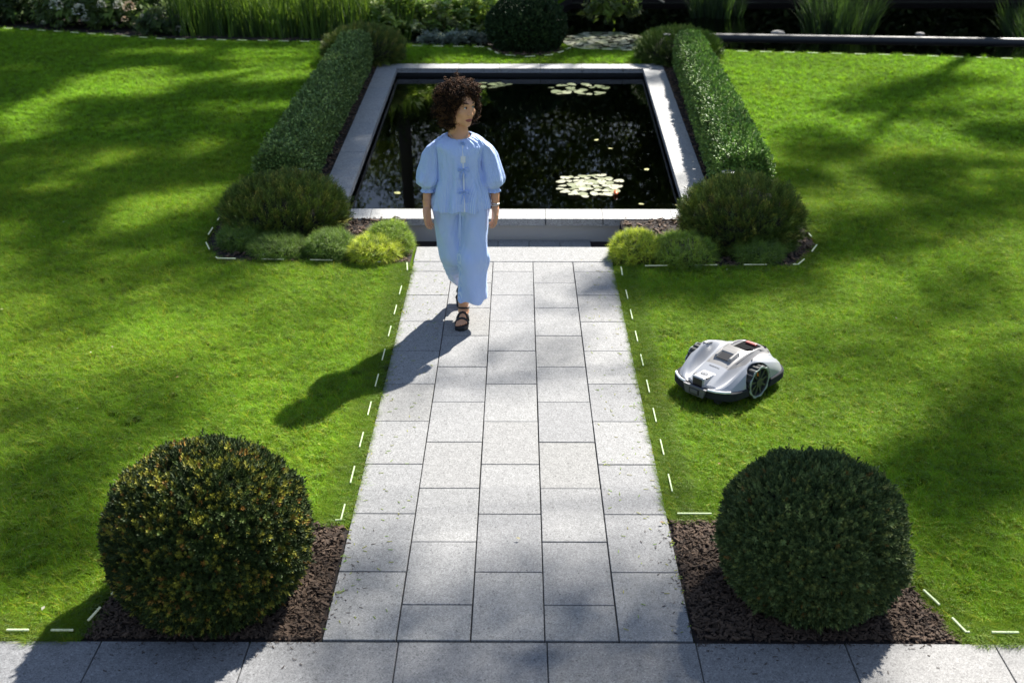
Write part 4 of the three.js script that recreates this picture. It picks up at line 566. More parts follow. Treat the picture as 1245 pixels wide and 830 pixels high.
// ---------------------------------------------------------------- the woman on the path
{
  const P = thing('person', 'woman with curly dark hair in light blue blouse and wide trousers walking down the path', 'person', [-0.36, 0, -7.75]);
  const skinM = new THREE.MeshPhysicalMaterial({ color: rgb(1, 1, 1), vertexColors: true, roughness: 0.48, specularIntensity: 0.7, sheen: 0.15 });
  const SK = [0.7, 0.355, 0.195], strip = (g) => { if (!g.attributes.color) g.setAttribute('color', new THREE.BufferAttribute(new Float32Array(g.attributes.position.count * 3).map((_, i) => SK[i % 3]), 3)); return g; };
  const tone3 = (x, y, z, k = 1) => { const n = 1 + 0.08 * perlin.noise(x * 30, y * 30, z * 30); return SK.map((c, i) => c * n * k); };
  // head in its own frame: +z is the face
  const lipAt = (x, y, z) => z > 0.075 && Math.abs(y + 0.0715) < 0.0095 * Math.sqrt(Math.max(0, 1 - (x / 0.026) ** 2));
  const headF = (x, y, z) => {
    const ax = Math.abs(x);
    let d = ell(x, y - 0.035, z + 0.015, 0.074, 0.092, 0.094);
    d = smin(d, ell(x, y + 0.03, z - 0.028, 0.057, 0.082, 0.066), 0.04);
    d = smin(d, ell(x, y + 0.098, z - 0.066, 0.024, 0.02, 0.022), 0.035);
    d = smin(d, ell(ax - 0.041, y + 0.026, z - 0.062, 0.023, 0.02, 0.02), 0.03);
    d = smin(d, ell(ax - 0.055, y + 0.072, z - 0.015, 0.015, 0.025, 0.03), 0.04);
    d = smin(d, cap(ax, y, z, [0.012, 0.03, 0.087], [0.044, 0.029, 0.07], 0.008, 0.007), 0.02);
    d = smax(d, -ell(ax - 0.032, y - 0.011, z - 0.1, 0.0165, 0.011, 0.016), 0.014);
    d = smin(d, ell(ax - 0.031, y - 0.0105, z - 0.076, 0.0155, 0.0105, 0.0125), 0.004);
    d = smin(d, cap(ax, y, z, [0.019, 0.0195, 0.084], [0.042, 0.018, 0.075], 0.0035, 0.0035), 0.006);
    d = smin(d, cap(x, y, z, [0, 0.018, 0.088], [0, -0.03, 0.106], 0.0075, 0.0105), 0.014);
    d = smin(d, ell(ax - 0.0125, y + 0.035, z - 0.096, 0.0085, 0.0075, 0.0095), 0.008);
    d = smin(d, cap(ax, y, z, [0.003, -0.0665, 0.0925], [0.021, -0.0705, 0.083], 0.0048, 0.0025), 0.006);
    d = smin(d, cap(ax, y, z, [0, -0.0765, 0.0915], [0.019, -0.073, 0.0835], 0.0062, 0.003), 0.006);
    d = smax(d, -cap(ax, y, z, [0, -0.0712, 0.1], [0.022, -0.0712, 0.09], 0.0014, 0.001), 0.003);
    d = smin(d, ell(ax - 0.076, y + 0.002, z + 0.008, 0.009, 0.03, 0.018), 0.012);
    return smin(d, cap(x, y, z, [0, -0.06, -0.022], [-0.004, -0.22, -0.03], 0.05, 0.054), 0.025);
  };
  const headG = nets(headF, [-0.1, -0.22, -0.13], [0.1, 0.15, 0.14], 0.003, (x, y, z) => lipAt(x, y, z) ? [0.3, 0.09, 0.075] : tone3(x, y, z));
  const HP = V(0.012, 1.598, 0.005), HR = new THREE.Euler(0.06, 0.74, -0.02, 'YXZ'), HM = new THREE.Matrix4().compose(HP, new THREE.Quaternion().setFromEuler(HR), V(1.07, 1.07, 1.07));
  headG.applyMatrix4(HM);
  // hands hang relaxed: wrist at the origin, fingers down, palm towards +x
  const finger = (b, l, c, r) => { const out = []; let p = b, a = c; for (let k = 0; k < 3; k++) { const s = l * [0.45, 0.32, 0.23][k], n = [p[0] + Math.sin(a) * s, p[1] - Math.cos(a) * s, p[2] - (b[2] * 0.05)]; out.push([p, n, r * (1 - k * 0.12), r * (0.88 - k * 0.12)]); p = n; a += 0.38; } return out; };
  const F4 = [[0.032, 0.068, 0.12], [0.011, 0.077, 0.18], [-0.011, 0.07, 0.24], [-0.031, 0.055, 0.32]].map(([z, l, c]) => finger([0.002, -0.088, z * 0.95], l, c, 0.0088));
  const handF = (x, y, z) => {
    let d = smin(cap(x, y, z, [0, 0.05, 0], [0, -0.015, 0], 0.0265, 0.0235), rbox(x - 0.001, y + 0.055, z, 0.0135, 0.043, 0.037 - Math.max(0, y + 0.05) * 0.2, 0.013), 0.025);
    d = smin(d, cap(x, y, z, [0.006, -0.025, 0.022], [0.012, -0.06, 0.044], 0.0155, 0.0115), 0.018); d = smin(d, cap(x, y, z, [0.012, -0.06, 0.044], [0.02, -0.095, 0.045], 0.0105, 0.0085), 0.004);
    for (const f of F4) { let e = 1; for (const [a, b, r1, r2] of f) e = smin(e, cap(x, y, z, a, b, r1, r2), 0.003); d = smin(d, e, 0.006); }
    return d;
  };
  const handG = nets(handF, [-0.045, -0.19, -0.07], [0.08, 0.045, 0.075], 0.003, (x, y, z) => tone3(x, y, z, 1));
  const mirror = (g) => { const m = g.clone().applyMatrix4(new THREE.Matrix4().makeScale(-1, 1, 1)), ix = m.index.array; for (let i = 0; i < ix.length; i += 3) { const t = ix[i]; ix[i] = ix[i + 1]; ix[i + 1] = t; } return m; };
  const WL = [-0.236, 0.902, 0.045], WR = [0.243, 0.905, 0.03];
  const handL = handG.clone().applyMatrix4(new THREE.Matrix4().compose(V(...WL), new THREE.Quaternion().setFromEuler(new THREE.Euler(-0.12, -0.55, 0.05)), V(1, 1, 1)));
  const handR = mirror(handG).applyMatrix4(new THREE.Matrix4().compose(V(...WR), new THREE.Quaternion().setFromEuler(new THREE.Euler(-0.1, 0.45, -0.03)), V(1, 1, 1)));
  // feet: ankle above the origin, toes towards +z
  const footF = (x, y, z) => {
    let d = smin(cap(x, y, z, [0, 0.2, -0.05], [0, 0.09, -0.055], 0.042, 0.034), cap(x, y, z, [0, 0.055, -0.07], [0, 0.045, -0.075], 0.032, 0.031), 0.03);
    d = smin(d, cap(x, y, z, [0, 0.075, -0.04], [0.002, 0.045, 0.06], 0.032, 0.021), 0.03); d = smin(d, ell(x, y - 0.042, z - 0.065, 0.043, 0.016, 0.04), 0.02);
    for (let k = 0; k < 5; k++) d = smin(d, cap(x, y, z, [-0.03 + k * 0.0145, 0.042, 0.09 - k * k * 0.0012], [-0.031 + k * 0.0155, 0.037, 0.135 - k * k * 0.0026 - (k === 0 ? 0.003 : 0)], 0.0095, k ? 0.0075 : 0.0105), 0.006);
    return smax(d, 0.03 - y, 0.004);
  };
  const footG = nets(footF, [-0.06, 0.02, -0.12], [0.06, 0.18, 0.16], 0.0035, (x, y, z) => tone3(x, y, z, 0.9));
  const FM1 = new THREE.Matrix4().compose(V(0.0, 0, -0.005), new THREE.Quaternion().setFromEuler(new THREE.Euler(0, -0.06, 0)), V(1, 1, 1)), FM2 = new THREE.Matrix4().compose(V(-0.018, 0.085, -0.42), new THREE.Quaternion().setFromEuler(new THREE.Euler(0.62, 0, 0)), V(1, 1, 1));
  const bones = [[[0, 0.98, 0], [0, 1.2, 0], 0.12, 0.115], [[0, 1.2, 0], [0, 1.33, -0.005], 0.115, 0.085], [[-0.11, 1.315, -0.01], [0.11, 1.315, -0.01], 0.04, 0.04], [[0, 1.33, -0.01], [0.005, 1.46, -0.012], 0.07, 0.052],
    [[-0.148, 1.295, -0.01], [-0.22, 1.13, -0.03], 0.04, 0.038], [[-0.225, 1.13, -0.03], WL, 0.038, 0.026], [[0.148, 1.295, -0.01], [0.228, 1.13, -0.03], 0.04, 0.038], [[0.235, 1.13, -0.03], WR, 0.038, 0.026],
    [[0.085, 0.93, 0], [0.07, 0.52, 0.02], 0.085, 0.055], [[0.07, 0.52, 0.02], [0.003, 0.14, -0.055], 0.052, 0.036], [[-0.085, 0.93, 0], [-0.055, 0.54, -0.03], 0.085, 0.055], [[-0.055, 0.54, -0.03], [-0.018, 0.2, -0.44], 0.052, 0.036]];
  const bodyG = nets((x, y, z) => { let d = 1; for (const [a, b, r1, r2] of bones) d = smin(d, cap(x, y, z, a, b, r1, r2), 0.03); return d; }, [-0.32, 0.1, -0.5], [0.32, 1.5, 0.16], 0.01, (x, y, z) => tone3(x, y, z));
  mesh('body', mergeGeometries([bodyG, headG, handL, handR, footG.clone().applyMatrix4(FM1), mirror(footG).applyMatrix4(FM2)].map(strip)), skinM, P);
  const local = (name, g, m) => mesh(name, g.applyMatrix4(HM), m, P);
  const eyeW = std(rgb(0.6, 0.57, 0.53), 0.25), irisM = std(rgb(0.012, 0.007, 0.004), 0.2), browM = std(rgb(0.02, 0.012, 0.008), 0.9);
  for (const s of [-1, 1]) {
    const e = mesh('eye', new THREE.SphereGeometry(0.0118, 20, 14).scale(1.08, 0.72, 1).translate(s * 0.0312, 0.0088, 0.0785).applyMatrix4(HM), eyeW, P);
    mesh('iris', new THREE.SphereGeometry(0.0057, 16, 10).scale(1, 1, 0.35).translate(s * 0.0312 + 0.002, 0.009, 0.0893).applyMatrix4(HM), irisM, e);
    local('eyelash', tube([V(s * 0.019, 0.0135, 0.088), V(s * 0.031, 0.0175, 0.0905), V(s * 0.044, 0.0125, 0.0825)], [0.0008, 0.0016, 0.001], 6), browM);
    local('eyebrow', tube([V(s * 0.013, 0.0335, 0.0935), V(s * 0.03, 0.0385, 0.0895), V(s * 0.048, 0.033, 0.0745)], [0.0026, 0.003, 0.0012], 7), browM);
  }
  // hair
  const hairF = (x, y, z) => {
    let d = ell(x, y - 0.052, z + 0.045, 0.132, 0.12, 0.128);
    d = smin(d, ell(Math.abs(x) - 0.09, y + 0.035, z + 0.015, 0.06, 0.095, 0.068), 0.05); d = smin(d, ell(x, y + 0.035, z + 0.08, 0.115, 0.115, 0.078), 0.05); d = smin(d, ell(x - 0.015, y - 0.115, z - 0.03, 0.085, 0.045, 0.058), 0.04); d = smin(d, ell(x + 0.08, y - 0.09, z - 0.015, 0.055, 0.045, 0.048), 0.04);
    d = smin(d, ell(x + 0.07, y - 0.02, z + 0.07, 0.085, 0.075, 0.08), 0.04); d += 0.034 * perlin.noise(x * 14 + 3, y * 14, z * 14) + 0.01 * perlin.noise(x * 55, y * 55, z * 55);
    d = smax(d, -ell(x, y + 0.028, z - 0.12, 0.084 + 0.004 * perlin.noise(y * 60, x * 60, 2), 0.106, 0.128), 0.01); d = smax(d, -ell(x + 0.085, y + 0.035, z - 0.05, 0.034, 0.075, 0.055), 0.01);
    return smax(d, -ell(x, y + 0.2, z - 0.08, 0.085, 0.16, 0.12), 0.015);
  };
  const hairG = nets(hairF, [-0.2, -0.2, -0.22], [0.2, 0.22, 0.14], 0.006).scale(0.83, 0.87, 0.86).applyMatrix4(HM), hair = mesh('hair', hairG, new THREE.MeshPhysicalMaterial({ color: rgb(0.012, 0.008, 0.006), roughness: 0.95, specularIntensity: 0.15 }), P);
  {
    const q = rng(201), pts = []; for (let k = 0; k <= 22; k++) { const a = k / 22 * 2.6 * 6.283; pts.push(V(Math.cos(a) * 0.0075, k / 22 * 0.04, Math.sin(a) * 0.0075)); }
    const curl = tube(pts, 0.0016, 4, false), L = [], p = hairG.attributes.position, n = hairG.attributes.normal;
    for (let k = 0; k < 3000; k++) { const i = Math.floor(q() * p.count), nn = V(n.getX(i), n.getY(i), n.getZ(i)).add(V((q() - 0.5) * 1.2, (q() - 0.5) * 1.2 - 0.15, (q() - 0.5) * 1.2)).normalize(), v = q(); L.push([orient(V(p.getX(i), p.getY(i), p.getZ(i)).addScaledVector(nn, -0.016 + q() * q() * 0.026), nn, q() * 6.283, 0.65 + q() * q() * 0.9), v < 0.5 ? rgb(0.016, 0.009, 0.006) : rgb(0.07 * (0.4 + v), 0.034 * (0.4 + v), 0.017 * (0.4 + v))]); }
    inst('curls', curl, new THREE.MeshPhysicalMaterial({ color: rgb(1, 1, 1), roughness: 0.75, specularIntensity: 0.2 }), L, hair);
  }
  // clothes
  const weave = texture(64, 64, (i) => { const s = (i % 8) < 4 ? 1 : 0; const v = s ? [166, 192, 241] : [212, 225, 250]; return v; }, true, 0.055), crinkle = texture(256, 256, (i, j) => { const v = 128 + 70 * perlin.noise(i / 11, j / 42, 2) + 40 * perlin.noise(i / 5, j / 13, 7); return [v, v, v]; }, false, 0.3);
  const clothM = new THREE.MeshPhysicalMaterial({ color: rgb(0.92, 0.95, 1), map: weave, bumpMap: crinkle, bumpScale: 0.009, roughness: 0.85, sheen: 0.3, sheenColor: rgb(0.5, 0.6, 0.8), side: THREE.DoubleSide });
  const loft = (rings, seg, closed = true) => { const g = new G(); rings.forEach((R, i) => { for (let s = 0; s <= seg; s++) { const [x, y, z] = R(s / seg * 6.283185); g.v(x, y, z, [1, 1, 1], [s / seg * 1.0, y]); } if (i) for (let s = 0; s < seg; s++) { const a = (i - 1) * (seg + 1) + s, b = a + seg + 1; g.t(a, b, a + 1).t(a + 1, b, b + 1); } }); const o = g.geo(); const n = o.attributes.normal; for (let i = 0; i < rings.length; i++) { const a = i * (seg + 1), b = a + seg; const m = V(n.getX(a) + n.getX(b), n.getY(a) + n.getY(b), n.getZ(a) + n.getZ(b)).normalize(); n.setXYZ(a, m.x, m.y, m.z); n.setXYZ(b, m.x, m.y, m.z); } return o; };
  const T = [[0.892, 0.2, 0.168], [1.0, 0.188, 0.15], [1.1, 0.163, 0.138], [1.2, 0.152, 0.134], [1.28, 0.16, 0.13], [1.335, 0.178, 0.118], [1.368, 0.162, 0.1], [1.392, 0.128, 0.086], [1.408, 0.09, 0.074], [1.403, 0.08, 0.068]];
  const torso = []; const NT = 46;
  for (let k = 0; k <= NT; k++) {
    const f = k / NT * (T.length - 1), i = Math.min(T.length - 2, Math.floor(f)), u = f - i, y0 = T[i][0] + (T[i + 1][0] - T[i][0]) * u, rx = T[i][1] + (T[i + 1][1] - T[i][1]) * u, rz = T[i][2] + (T[i + 1][2] - T[i][2]) * u;
    const low = Math.max(0, (1.3 - y0) / 0.43), up = Math.max(0, (y0 - 1.3) / 0.1);
    torso.push((a) => { const fr = Math.sin(a), fold = (0.014 * Math.sin(a * 8 + 1.3 * Math.sin(y0 * 5 + a)) + 0.007 * Math.sin(a * 17 + y0 * 9)) * low + 0.0035 * Math.sin(a * 26) * up * (1 - Math.min(1, up * 0.7)) + 0.009 * perlin.noise(Math.cos(a) * 4, y0 * 9, Math.sin(a) * 4) + 0.022 * (0.35 - Math.abs(perlin.noise(Math.cos(a) * 3 + 5, y0 * 6 + Math.cos(a) * 3, Math.sin(a) * 3))), k2 = 1 + fold / 0.16; const c = Math.cos(a), e = Math.pow(Math.pow(Math.abs(c), 2.4) + Math.pow(Math.abs(fr), 2.4), -1 / 2.4); return [c * rx * 0.96 * e * k2, y0 - up * 0.022 * Math.max(0, fr) + 0.006 * Math.sin(a * 5) * (k === 0 ? 1 : 0), fr * rz * e * k2 - 0.008]; });
  }
  const S = [[0.135, 1.372, -0.01, 0.04], [0.158, 1.368, -0.01, 0.054], [0.182, 1.335, -0.01, 0.066], [0.2, 1.28, -0.015, 0.072], [0.212, 1.21, -0.015, 0.08], [0.222, 1.14, -0.015, 0.091], [0.228, 1.09, -0.01, 0.096], [0.231, 1.058, -0.006, 0.088], [0.232, 1.04, 0, 0.063], [0.234, 1.028, 0.002, 0.049], [0.236, 1.018, 0.004, 0.05], [0.237, 1.004, 0.006, 0.057]];
  const sleeve = (s) => { const R = []; for (let k = 0; k <= 44; k++) { const f = k / 44 * (S.length - 1), i = Math.min(S.length - 2, Math.floor(f)), u = f - i, m = S[i].map((v, j) => v + (S[i + 1][j] - v) * u), t = k / 44, gth = Math.pow(Math.abs(t - 0.5) * 2, 2); R.push((a) => { const r = m[3] * 0.95 * (1 + (0.075 * Math.sin(a * 15 + 2 * Math.sin(a * 2)) * gth) + 0.05 * Math.sin(a * 6 + t * 5 + s) * (1 - gth) + 0.16 * perlin.noise(Math.cos(a) * 2, t * 5, Math.sin(a) * 2 + s)); const tilt = t < 0.3 ? (0.3 - t) * 2.6 : 0; return [s * (m[0] * 0.95 + Math.cos(a) * r * (1 - tilt * 0.55)), m[1] + Math.cos(a) * r * -tilt * 0.9, m[2] + Math.sin(a) * r]; }); } const g = loft(R, 80); if (s < 0) { const ix = g.index.array; for (let i = 0; i < ix.length; i += 3) { const q = ix[i]; ix[i] = ix[i + 1]; ix[i + 1] = q; } g.computeVertexNormals(); } return g; };
  const ribbonTube = (pts, w) => tube(new THREE.CatmullRomCurve3(pts).getPoints(14), w, 6);
  const blouse = mesh('blouse', loft(torso, 140), clothM, P);
  mesh('sleeve', sleeve(-1), clothM, blouse); mesh('sleeve', sleeve(1), clothM, blouse);
  const front = (y) => { const rz = lerpTable(T.map(([a, , b]) => [a, b]).slice(0, 9), y); return rz + 0.006; };
  const bow = (x, y, z, len, spread) => mergeGeometries([ribbonTube([V(x, y, z), V(x - spread, y + 0.012, z + 0.012), V(x - spread * 1.2, y - 0.012, z + 0.008), V(x, y, z + 0.003)], 0.0042), ribbonTube([V(x, y, z), V(x + spread, y + 0.01, z + 0.012), V(x + spread * 1.1, y - 0.016, z + 0.008), V(x, y, z + 0.003)], 0.0042), ribbonTube([V(x, y, z), V(x - 0.012, y - len * 0.5, z + 0.01), V(x - 0.022, y - len, z + 0.01)], 0.0048), ribbonTube([V(x, y, z), V(x + 0.01, y - len * 0.45, z + 0.01), V(x + 0.016, y - len * 0.9, z + 0.008)], 0.0048), new THREE.SphereGeometry(0.008, 10, 8).translate(x, y, z + 0.004)]);
  const tieM = clothM.clone(); tieM.color = rgb(0.68, 0.78, 0.97);
  mesh('tie', bow(0.024, 1.366, 0.088, 0.13, 0.012), tieM, blouse); mesh('tie', bow(0.03, 1.195, 0.133, 0.07, 0.032), tieM, blouse); mesh('tie', bow(0.032, 1.04, 0.143, 0.085, 0.032), tieM, blouse);
  mesh('placket', tube([V(0.026, 1.35, 0.096), V(0.027, 1.28, 0.126), V(0.029, 1.2, 0.132), V(0.03, 1.1, 0.134), V(0.032, 1.0, 0.142), V(0.034, 0.9, 0.156)], 0.006, 6), std(rgb(0.72, 0.77, 0.88), 0.85), blouse);
  mesh('white_panel', new RoundedBoxGeometry(0.034, 0.046, 0.008, 2, 0.003).rotateX(-0.1).translate(0.028, 1.262, 0.129), std(rgb(0.78, 0.79, 0.82), 0.8), blouse);
  // trousers: two wide legs, the rear one trailing
  const fold = (x, y, z) => 0.02 * perlin.noise(x * 11 + y * 3, y * 3.4, z * 11) + 0.014 * (0.3 - Math.abs(perlin.noise(x * 15 - y * 5, y * 3.2, z * 15 + 3)));
  const trF = (x, y, z) => {
    let a = smin(cap(x, y, z, [0.096, 0.93, 0.005], [0.085, 0.52, 0.035], 0.11, 0.1), cap(x, y, z, [0.085, 0.52, 0.035], [0.07, 0.1, 0.0], 0.1, 0.114), 0.05); a = smax(a, 0.2 + 0.006 * Math.sin(Math.atan2(z, x - 0.06) * 5) - y, 0.006);
    let b = smin(cap(x, y, z, [-0.096, 0.93, -0.005], [-0.062, 0.54, -0.04], 0.11, 0.094), cap(x, y, z, [-0.062, 0.54, -0.04], [-0.012, 0.13, -0.4], 0.094, 0.1), 0.05); b = smax(b, 0.2 - (y * 0.72 - z * -0.69 - 0.08 + 0.3) + 0.02, 0.006);
    let d = smin(a, b, 0.014); d = smin(d, ell(x, y - 0.95, z, 0.19, 0.1, 0.135), 0.04);
    return smax(d + fold(x, y, z), y - 1.0, 0.01);
  };
  const tg = nets(trF, [-0.27, 0.15, -0.5], [0.27, 1.02, 0.2], 0.0075); { const p = tg.attributes.position, u = tg.attributes.uv; for (let i = 0; i < p.count; i++) u.setXY(i, Math.atan2(p.getZ(i), p.getX(i) - (p.getX(i) > 0 ? 0.07 : -0.07)) * 0.12, p.getY(i)); }
  const trM = clothM.clone(); trM.bumpScale = 0.003; const tr = mesh('trousers', tg, trM, P);
  mesh('drawstring', mergeGeometries([ribbonTube([V(0.0, 0.9, 0.15), V(-0.005, 0.8, 0.14), V(-0.012, 0.7, 0.125)], 0.0045), ribbonTube([V(0.004, 0.9, 0.15), V(0.0, 0.77, 0.138), V(-0.004, 0.64, 0.118)], 0.0045)]), clothM, tr);
  // jewellery and sandals
  mesh('necklace', tube([V(-0.062, 1.41, 0.02), V(-0.045, 1.392, 0.055), V(0.0, 1.376, 0.074), V(0.045, 1.39, 0.052), V(0.06, 1.41, 0.018)], 0.0022, 6), std(rgb(0.6, 0.55, 0.42), 0.3, { metalness: 0.8 }), P);
  const silver = std(rgb(0.75, 0.74, 0.7), 0.3, { metalness: 0.85 }); const br = new THREE.Group();
  mesh('bracelet', mergeGeometries([new THREE.TorusGeometry(0.029, 0.0035, 8, 26).rotateX(Math.PI / 2).rotateZ(0.2), new THREE.TorusGeometry(0.0295, 0.003, 8, 26).rotateX(Math.PI / 2).rotateZ(-0.1).translate(0, 0.011, 0)]).translate(0.242, 0.915, 0.028), silver, P);
  const soleS = new THREE.Shape(); [[-0.028, -0.105], [0.028, -0.105], [0.036, -0.07], [0.034, 0], [0.047, 0.07], [0.045, 0.115], [0.025, 0.148], [-0.012, 0.155], [-0.04, 0.14], [-0.047, 0.09], [-0.036, 0.0], [-0.036, -0.07]].forEach(([x, z], i) => i ? soleS.lineTo(x, -z) : soleS.moveTo(x, -z));
  const soleG = new THREE.ExtrudeGeometry(soleS, { depth: 0.018, bevelEnabled: true, bevelThickness: 0.006, bevelSize: 0.003, bevelSegments: 2 }).rotateX(-Math.PI / 2).translate(0, 0.006, 0), blackM = std(rgb(0.012, 0.012, 0.012), 0.6);
  const strap = (z, w, h, lean) => tube(Array.from({ length: 9 }, (_, k) => { const a = k / 8 * Math.PI; return V(-Math.cos(a) * w, 0.024 + Math.sin(a) * h, z + lean * Math.sin(a)); }), 0.012, 8).applyMatrix4(new THREE.Matrix4());
  for (const m of [FM1, FM2]) { const s = mesh('sandal', soleG.clone().applyMatrix4(m), blackM, P); for (const [z, w, h, l] of [[0.075, 0.044, 0.04, -0.008], [0.02, 0.039, 0.062, -0.012]]) mesh('strap', strap(z, w, h, l).applyMatrix4(m), blackM, s); mesh('strap', tube(Array.from({ length: 17 }, (_, k) => { const a = k / 16 * 6.283; return V(Math.cos(a) * 0.037, 0.1 + 0.012 * Math.sin(a), -0.055 + Math.sin(a) * 0.04); }), 0.008, 7, false).applyMatrix4(m), blackM, s); }
}

// ---------------------------------------------------------------- robotic mower
{
  const T = thing('robot_mower', 'white and grey robotic lawn mower on the grass right of the path', 'robotic mower', [1.405, 0.012, -6.73], -0.8);
  T.scale.setScalar(0.95);
  const W = [[-0.36, 0.13], [-0.34, 0.19], [-0.28, 0.245], [-0.12, 0.268], [0.05, 0.262], [0.2, 0.25], [0.28, 0.225], [0.325, 0.165], [0.345, 0.1], [0.35, 0.06]];
  const hC = [[-0.36, 0.12], [-0.33, 0.19], [-0.28, 0.224], [-0.2, 0.246], [-0.1, 0.245], [0, 0.23], [0.1, 0.206], [0.2, 0.172], [0.28, 0.142], [0.33, 0.122], [0.36, 0.11]];
  const hS = [[-0.36, 0.105], [-0.32, 0.14], [-0.22, 0.19], [-0.1, 0.232], [0.0, 0.256], [0.09, 0.228], [0.18, 0.18], [0.25, 0.138], [0.3, 0.112], [0.36, 0.095]];
  const hV = [[-0.36, 0.105], [-0.3, 0.17], [-0.2, 0.205], [-0.1, 0.2], [0, 0.172], [0.1, 0.14], [0.2, 0.118], [0.28, 0.105], [0.36, 0.092]];
  const S = (t) => { t = Math.min(1, Math.max(0, t)); return t * t * (3 - 2 * t); };
  const top = (x, z) => { const a = Math.abs(x), wz = curveTable(W, z), c = curveTable(hC, z) - 0.018 * (a / 0.13) ** 2, ridge = wz - 0.058, s = curveTable(hS, z) - 0.6 * Math.max(0, a - ridge) - 1.1 * Math.max(0, a - ridge - 0.03), v = curveTable(hV, z); const A = v + (c - v) * (1 - S((a - 0.085) / 0.05)), B = v + (s - v) * S((a - (ridge - 0.06)) / 0.05); return a < ridge - 0.04 ? Math.max(A, v + (s - v) * S((a - (ridge - 0.06)) / 0.05)) : B; };
  const shellF = (x, y, z) => {
    let d = smax((y - top(x, z)) * 0.85, (Math.abs(x) - curveTable(W, z) + Math.max(0, y - 0.1) * 0.12) * 0.9, 0.016); d = smax(d, Math.abs(z) - 0.352, 0.02); d = smax(d, 0.082 - y, 0.004);
    d = smin(d, rbox(x, y - 0.13, z - 0.28, 0.05, 0.038, 0.062, 0.012) + Math.max(0, y - 0.155) * 0.1, 0.008);                                  // camera block on the nose
    d = smin(d, rbox(x, y - 0.222 + (z - 0.04) * 0.22, z - 0.03, 0.068, 0.02, 0.055, 0.014), 0.01);                                                // hood round the display
    d = smax(d, -rbox(x, y - 0.242 + (z - 0.07) * 0.3, z - 0.055, 0.048, 0.018, 0.035, 0.006), 0.004);
    d = smax(d, -rbox(x, y - 0.262, z + 0.195, 0.09, 0.05, 0.1, 0.04), 0.005);                                                                  // opening in the rear deck
    const wx = Math.abs(x); d = smax(d, -Math.max(Math.hypot(y - 0.114, z - 0.02) - 0.125, 0.195 - wx), 0.006);
    return d;
  };
  const shellC = (x, y, z) => { const grey = (Math.abs(x) < 0.135 && z < 0.14 && z > -0.4 && y > 0.18); return grey ? [0.25, 0.24, 0.228] : [0.32, 0.33, 0.35]; };
  const shell = mesh('shell', nets(shellF, [-0.31, 0.06, -0.38], [0.31, 0.28, 0.38], 0.004, shellC), new THREE.MeshPhysicalMaterial({ color: rgb(1, 1, 1), vertexColors: true, roughness: 0.32, clearcoat: 0.4, clearcoatRoughness: 0.2 }), T);
  const pit = new THREE.MeshPhysicalMaterial({ color: rgb(0.01, 0.01, 0.011), roughness: 0.95, specularIntensity: 0.15 });
  const dark = std(rgb(0.012, 0.014, 0.018), 0.95), mid = std(rgb(0.13, 0.13, 0.14), 0.5, { metalness: 0.3 }), tyreM = std(rgb(0.03, 0.032, 0.03), 0.7);
  mesh('bumper', nets((x, y, z) => { const cut = Math.max(Math.hypot(y - 0.112, z - 0.02) - 0.12, 0.185 - Math.abs(x)); return smax(smax(smax((Math.abs(x) - curveTable(W, z) - 0.012) * 0.9, Math.abs(z) - 0.366, 0.03), Math.abs(y - 0.073) - 0.031 + (z > 0.3 ? 0 : 0), 0.012), -cut, 0.004); }, [-0.31, 0.03, -0.39], [0.31, 0.12, 0.39], 0.006), dark, T);
  mesh('underbody', new RoundedBoxGeometry(0.4, 0.05, 0.56, 2, 0.02).translate(0, 0.045, 0), M.black, T);
  mesh('deck_well', new RoundedBoxGeometry(0.19, 0.01, 0.21, 2, 0.004).translate(0, 0.213, -0.195), pit, T);
  mesh('dial', new THREE.CylinderGeometry(0.036, 0.04, 0.014, 28).translate(0.01, 0.219, -0.17), pit, T);
  mesh('stop_bar', new RoundedBoxGeometry(0.085, 0.014, 0.028, 3, 0.006).translate(0, 0.226, -0.25), std(rgb(0.4, 0.09, 0.07), 0.4), T);
  mesh('display_cover', new RoundedBoxGeometry(0.092, 0.006, 0.07, 2, 0.002).rotateX(0.3).translate(0, 0.2265, 0.056), new THREE.MeshPhysicalMaterial({ color: rgb(0.02, 0.021, 0.025), roughness: 0.7, specularIntensity: 0.3 }), T);
  const lens = mesh('camera_window', new RoundedBoxGeometry(0.074, 0.054, 0.008, 2, 0.003).rotateX(-0.06).translate(0, 0.13, 0.3425), std(rgb(0.006, 0.006, 0.007), 0.4), T);
  for (const s of [-1, 1]) { mesh('sensor', new RoundedBoxGeometry(0.012, 0.008, 0.034, 2, 0.003).translate(s * 0.051, 0.162, 0.3), M.black, T); }
  const fp = new THREE.Shape(); [[-0.09, 0.03], [-0.07, -0.028], [0.07, -0.028], [0.09, 0.03]].forEach(([x, y], i) => i ? fp.lineTo(x, y) : fp.moveTo(x, y));
  mesh('front_panel', new THREE.ExtrudeGeometry(fp, { depth: 0.012, bevelEnabled: true, bevelThickness: 0.003, bevelSize: 0.003, bevelSegments: 2 }).translate(0, 0.075, 0.358), mid, T);
  mesh('front_bracket', new RoundedBoxGeometry(0.082, 0.04, 0.008, 2, 0.003).translate(0, 0.074, 0.374), M.black, T); mesh('plate', new RoundedBoxGeometry(0.06, 0.026, 0.006, 2, 0.002).translate(0, 0.075, 0.377), mid, T);
  const led = std(rgb(0.82, 0.84, 0.86), 0.3);
  for (const s of [-1, 1]) mesh('light_strip', tube([V(s * 0.095, 0.108, 0.352), V(s * 0.15, 0.108, 0.336), V(s * 0.2, 0.109, 0.306), V(s * 0.226, 0.11, 0.28)], 0.0085, 8), led, T);
